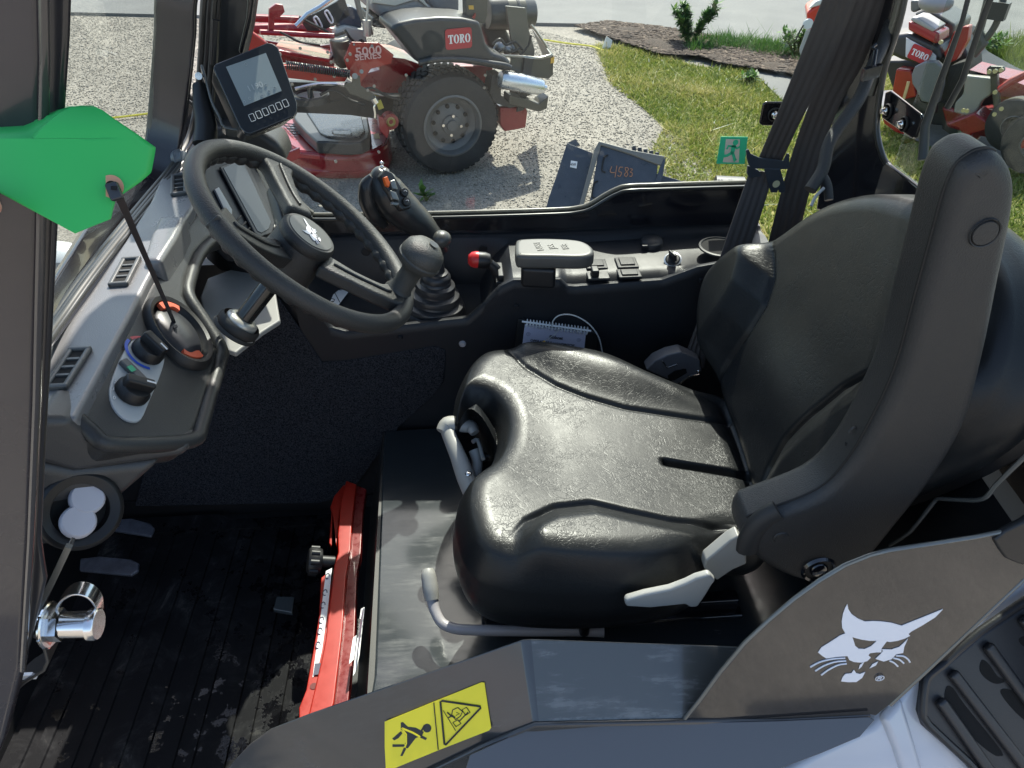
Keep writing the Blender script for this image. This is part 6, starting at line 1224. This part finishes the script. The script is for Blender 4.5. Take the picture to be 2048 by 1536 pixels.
# ================================================================== RED LOCK BAR
lb=thing('lock_bar','red steel lock bar with white decals standing against the seat box','lock bar',(-.25,0,FZ))
def lz(l,z): return [at(*p,z=z) for p in l]
zb=.13
g=G(); g.prism(lz([(692,960),(713,968),(704,1044),(701,1098),(692,1153),(687,1237),(683,1280),(668,1405),(655,1440),(614,1440),(640,1330),(650,1280),(662,1180),(668,1130),(676,1104),(675,1070),(682,1000)],zb),(0,0,-.02)); g.build('bar_face',REDB,lb,bevel=.003)
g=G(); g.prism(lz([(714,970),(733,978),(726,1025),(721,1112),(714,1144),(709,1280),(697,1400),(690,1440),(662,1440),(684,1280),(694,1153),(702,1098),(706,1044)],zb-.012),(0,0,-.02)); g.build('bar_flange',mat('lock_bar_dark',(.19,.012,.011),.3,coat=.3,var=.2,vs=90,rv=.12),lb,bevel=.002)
g=G(); g.prism(lz([(688,968),(694,980),(680,1020),(674,1075),(672,1110),(664,1150),(654,1270),(640,1370),(622,1440),(598,1440),(598,1415),(612,1380),(630,1280),(638,1230),(642,1155),(668,1135),(672,1104),(658,1086),(663,1022),(660,1014),(668,992)],zb-.02),(0,0,-.012)); g.build('bar_side',REDB,lb,bevel=.002)
g=G(); g.prism(lz([(652,1142),(664,1136),(654,1230),(644,1300),(634,1345),(625,1355),(627,1340),(638,1260),(646,1190)],zb-.0185),(0,0,-.0008)); dcl=g.build('white_decal',WHITE,lb,smooth=False)
for (a,b) in [((655,1152),(659,1150)),((650,1185),(656,1180)),((646,1210),(652,1205)),((643,1240),(650,1236)),((640,1262),(647,1258)),((636,1290),(643,1286))]:
    g=G(); p_,q_=at(*a,z=zb-.0175),at(*b,z=zb-.0175); g.tube([p_+V((.004*math.cos(t),.007*math.sin(t),0)) for t in np.linspace(0,5.2,8)],.0009,5); g.build('decal_mark',mat('decal_navy',(.05,.05,.09),.5),dcl)
g=G(); c_=at(634,1338,z=zb-.0175); g.box(c_,(.010,.022,.0006)); g.build('decal_mark',mat('decal_navy',(0,0,0)),dcl)
g=G(); c_=at(627,1372,z=zb-.019); g.lathe([(0,.0),(.006,0)],c_,Z0,14); g.build('bar_hole',mat('hole_red',(.12,.008,.006),.6),lb)
g=G(); c_=at(636,1122,z=.115); a=V((-.92,-.1,.30)).normalized(); g.lathe([(.012,-.032),(.012,-.008),(.024,-.006)]+[(.026,0),(.026,.016),(.022,.020),(0,.020)],c_,a,28); kb_=g.build('lock_knob',BLACK,lb)
for k in range(8):
    th=k*math.pi/4; u_=a.orthogonal().normalized(); v_=a.cross(u_); g=G(); g.cyl(c_+(u_*math.cos(th)+v_*math.sin(th))*.024,c_+(u_*math.cos(th)+v_*math.sin(th))*.024+a*.016,.006,10); g.build('knob_lobe',BLACK,kb_)
# decals on the box front
g=G(); BF=[V((-.238,0,0))]
def bf(x,y,o=0): return at(x,y,pl=(V((-.205-.006-o,.0,.168)),V((-.97,0,.23))))
g=G(); g.prism([bf(*p) for p in [(726,1217),(729,1216),(722,1270),(707,1352),(708,1330),(716,1270)]],(-.0006,0,0)); l_=g.build('maker_label',WHITE,cab,smooth=False)
g=G(); g.prism([at(*p,z=.1712) for p in [(725,1216),(729,1213),(726,1240),(713,1345),(706,1352)]],(0,0,-.0004))
g=G(); P_=lz([(722,1218),(729,1214),(719,1310),(712,1342),(706,1352),(708,1330),(716,1262)],.158); g.prism(P_,(0,0,-.001)); ml=g.build('box_label',WHITE,cab,smooth=False)
text('Bobcat',at(720,1255,z=.159),(P_[2]-P_[0]),Z0.cross(P_[2]-P_[0]),.013,INK,ml,'label_lettering',.0002,.02)
g=G(); P_=lz([(706,1276),(713,1270),(708,1318),(698,1328)],.157); g.prism(P_,(0,0,-.001)); g.build('box_label',WHITE,cab,smooth=False)
# ================================================================== YELLOW WARNING DECAL ON THE SILL PANEL
a0,a1_,b0_,b1_=A[5],A[3],Bc[5],Bc[4]
nY=((A[5]-A[4]).cross(Bc[5]-A[5])).normalized()
if nY.dot(V(CP)-A[5])<0: nY=-nY
YPL=(Bc[5]+nY*.0012,nY)
def yp(x,y,o=0): return at(500+x/3.2,1056+y/3.2,pl=(YPL[0]+nY*o,nY))
g=G(); g.prism(spoly([yp(*p) for p in [(862,1240),(1180,1110),(1480,988),(1500,990),(1520,1130),(1543,1280),(1530,1296),(1200,1425),(870,1560),(862,1400)]],1),-nY*.0008); ys_=g.build('warning_label',YEL,cab,smooth=False,label='yellow warning label with seat belt and rollover pictograms')
g=G()
def ln(pts,r_=.0011,cl=False): g.tube([yp(x,y,.0006) for x,y in pts],r_,6,closed=cl)
ln([(1176,1118),(1204,1420)],.0007); ln([(1218,1112),(1228,1106),(1474,1142),(1476,1152),(1252,1388),(1244,1384)],.0013,True)
ln([(1236,1168),(1316,1298)],.0004); ln([(1296,1165),(1330,1150),(1360,1175),(1346,1205),(1316,1226),(1290,1200)],.0006,True); ln([(1395,1180),(1336,1240)],.0007)
for p in [[(1356,1165),(1385,1148),(1408,1180),(1380,1200)],[(1298,1246),(1330,1228),(1350,1252),(1318,1272)]]: ln(p,.0006,True)
ln([(1262,1180),(1290,1205),(1312,1212)],.0009); ln([(1270,1214),(1300,1200)],.0008); ln([(1320,1180),(1340,1190),(1318,1200)],.0004)
g.prism([yp(*p,.0004) for p in [(965,1245),(978,1242),(1010,1272),(1060,1278),(1112,1305),(1100,1330),(1060,1345),(1010,1410),(985,1405),(1000,1350),(990,1310),(965,1290)]],-nY*.0003)
g.prism([yp(*p,.0004) for p in [(910,1348),(965,1300),(975,1315),(950,1345),(922,1360)]],-nY*.0003); g.prism([yp(*p,.0004) for p in [(912,1385),(985,1385),(990,1400),(912,1402)]],-nY*.0003); g.prism([yp(*p,.0004) for p in [(985,1405),(1000,1412),(975,1460),(962,1458)]],-nY*.0003); g.prism([yp(*p,.0004) for p in [(1090,1322),(1132,1345),(1124,1358),(1085,1340)]],-nY*.0003)
g.prism([yp(1133+27*math.cos(t),1281+28*math.sin(t),.0004) for t in np.linspace(0,6.28,18,endpoint=False)],-nY*.0003)
ln([(1118,1262),(1096,1300)],.0012)
g.build('label_pictogram',INK,ys_,smooth=False)
g=G(); g.sweep([yp(x,y,.0009) for x,y in [(970,1280),(1000,1320),(1000,1380),(990,1405)]],.0022,.0004,[nY.cross(yp(970,1280)-yp(990,1405)).normalized()]*2); g.sweep([yp(x,y,.0009) for x,y in [(972,1282),(1040,1310),(1090,1338)]],.0022,.0004,[nY.cross(yp(1090,1338)-yp(972,1282)).normalized()]*2); g.build('belt_strap_mark',YEL,ys_,smooth=False)
# ================================================================== GREEN TAG, CABLE TIE, HAND
GT=mat('tag_green',(.03,.43,.09),.42,spec=.4,rv=.05,vs=5)
tagt=thing('green_tag','bright green card tag curled and hanging on a black cable tie','tag',at(170,340,d=.56))
TN=(Bb*.93+Rr_*.25-Uu*.1).normalized(); TP=at(200,340,d=.41)
def tp_(x,y,o=0): return at(x,y,pl=(TP+TN*o,TN))
crv=[(62,277),(78,258),(98,240),(118,225),(140,215),(165,211),(186,211),(205,220),(228,237),(270,265),(312,295)]
mainp=crv+[(303,345),(280,365),(252,384),(232,398),(226,420),(222,438),(186,452),(150,467),(100,440),(50,413),(0,386),(-60,352),(-60,277)]
g=G(); rings_=[]
def bend(x,y): return -.010*((x-150)/160.0)**2-.006*max(0,(265-y)/55.0)**2
def xspan(y):
    xs=[]
    for i in range(len(mainp)):
        (x1,y1),(x2,y2)=mainp[i],mainp[(i+1)%len(mainp)]
        if (y1-y)*(y2-y)<=0 and y1!=y2: xs.append(x1+(x2-x1)*(y-y1)/(y2-y1))
    return min(xs),max(xs)
for y in np.concatenate([np.linspace(211.3,276.8,16),np.linspace(277.2,466.8,34)]):
    a_,b_=xspan(y); rings_.append([tp_(x,y,bend(x,y)) for x in np.linspace(a_,b_,24)])
g.loft(rings_,False,False); o=g.build('tag_card',GT,tagt); s_=o.modifiers.new('s','SOLIDIFY'); s_.thickness=.0005
flap=[]
near_=[tp_(*p,bend(*p)) for p in [(-60,277),(20,277),(62,277),(78,258),(98,240),(118,225),(140,215),(165,211),(186,211)]]
far_=[at(*p,d=.49) for p in [(-60,228),(0,226),(30,223),(60,220),(84,217),(108,214),(130,212.5),(158,211),(186,210.6)]]
g=G(); mid_=[a.lerp(b,.5)+Uu*.0 for a,b in zip(near_,far_)]; g.loft([near_,mid_,far_],False,False); o=g.build('tag_fold',GT,tagt); s_=o.modifiers.new('s','SOLIDIFY'); s_.thickness=.0005
g=G()
def fl(x,y): 
    t=(277-y)/50.0; pn=((near_[0]+near_[1])/2-V(CP)).dot(V(FW)); return at(x,y,d=pn+(.49-pn)*max(0,min(1,t)))+Uu*.001+Bb*.010
g.tube([fl(*p) for p in [(10,233),(22,236),(34,233),(40,228),(30,227),(26,232),(34,238),(44,236),(50,228),(44,230),(42,237),(52,238)]],.0005,5,sm=4); g.build('pen_mark',mat('pen_ink',(.02,.04,.06),.5),tagt)
g=G(); c_=tp_(223,373,bend(223,373)+.0004); g.lathe([(.0031,.0002),(.0063,.0002)],c_,TN,32); g.build('hole_ring',mat('ring_tan',(.55,.28,.16),.6),tagt); g=G(); g.lathe([(0,.0003),(.0031,.0003)],c_,TN,24); g.build('tag_hole',mat('hole_black',(0,0,0)),tagt)
zt=thing('cable_tie','long black cable tie running from the green tag to the round dash vent','cable tie',at(230,385,d=.55))
e1_=tp_(228,372,.002); e2_=q(346,640,.012)
mid1=at(262,448,d=.56); mid2=at(318,575,d=.82)
g=G(); g.sweep([e1_,mid1,mid2,e2_,q(352,655,.012)],.0048,.0014,V((1,.3,.25)),sm=4); g.build('tie_strap',mat('nylon_black',(.025,.027,.032),.35),zt)
g=G(); g.sweep([tp_(222,366,.003),tp_(236,400,.003)],.0065,.005,V((1,.3,.25))); g.build('tie_head',mat('nylon_black',(0,0,0)),zt,bevel=.001)
g=G(); g.box(tp_(228,376,.0072),(.003,.002,.001),(Rr_,Uu,Bb)); g.build('tie_slot',mat('hole_black',(0,0,0)),zt)
# hand: only a fingertip reaches into view
SKIN=mat('skin',(.62,.30,.23),.5,grain=300,gs=.1,var=.1,vs=60)
hb_=at(-330,470,d=.50)
def hand():
    v=[];e=[];rad=[]
    def chain(start,pts,rs):
        pr=start
        for p,r_ in zip(pts,rs): v.append(p);rad.append(r_); e.append((pr,len(v)-1)); pr=len(v)-1
        return pr
    W=at(-620,620,d=.40); v.append(W);rad.append(.026)
    pm=at(-440,520,d=.40); v.append(pm); rad.append(.034); e.append((0,1))
    for k,(dy,dd,L_) in enumerate([(0,0,1),(40,.012,1.02),(80,.022,.95),(115,.03,.8)]):
        chain(1,[at(-300,440+dy,d=.405+dd),at(-190,400+dy*.9,d=.415+dd),at(-90,388+dy*.8,d=.42+dd)] if k else [at(-290,440,d=.41),at(-180,408,d=.42),at(-80,405,d=.392),at(-4,414,d=.385)],[.0095,.008,.007] if k else [.0098,.0085,.0075,.0068])
    chain(1,[at(-340,600,d=.39),at(-230,560,d=.39),at(-150,500,d=.40)],[.014,.012,.010])
    me=bpy.data.meshes.new('hand'); me.from_pydata([tuple(p) for p in v],e,[]); o=bpy.data.objects.new('person',me); me.materials.append(SKIN)
    m_=o.modifiers.new('skin','SKIN'); me.skin_vertices[0].data
    for i,r_ in enumerate(rad): me.skin_vertices[0].data[i].radius=(r_,r_)
    me.skin_vertices[0].data[0].use_root=True; m_.use_smooth_shade=True
    s_=o.modifiers.new('sub','SUBSURF'); s_.levels=2; s_.render_levels=2
    return o
try:
    ho=hand()
except Exception as ex_:
    me=bpy.data.meshes.new('hand'); print('hand fallback',ex_); ho=None
if ho: link(ho,None,'bare fingertip of a hand reaching in beside the green tag','person')
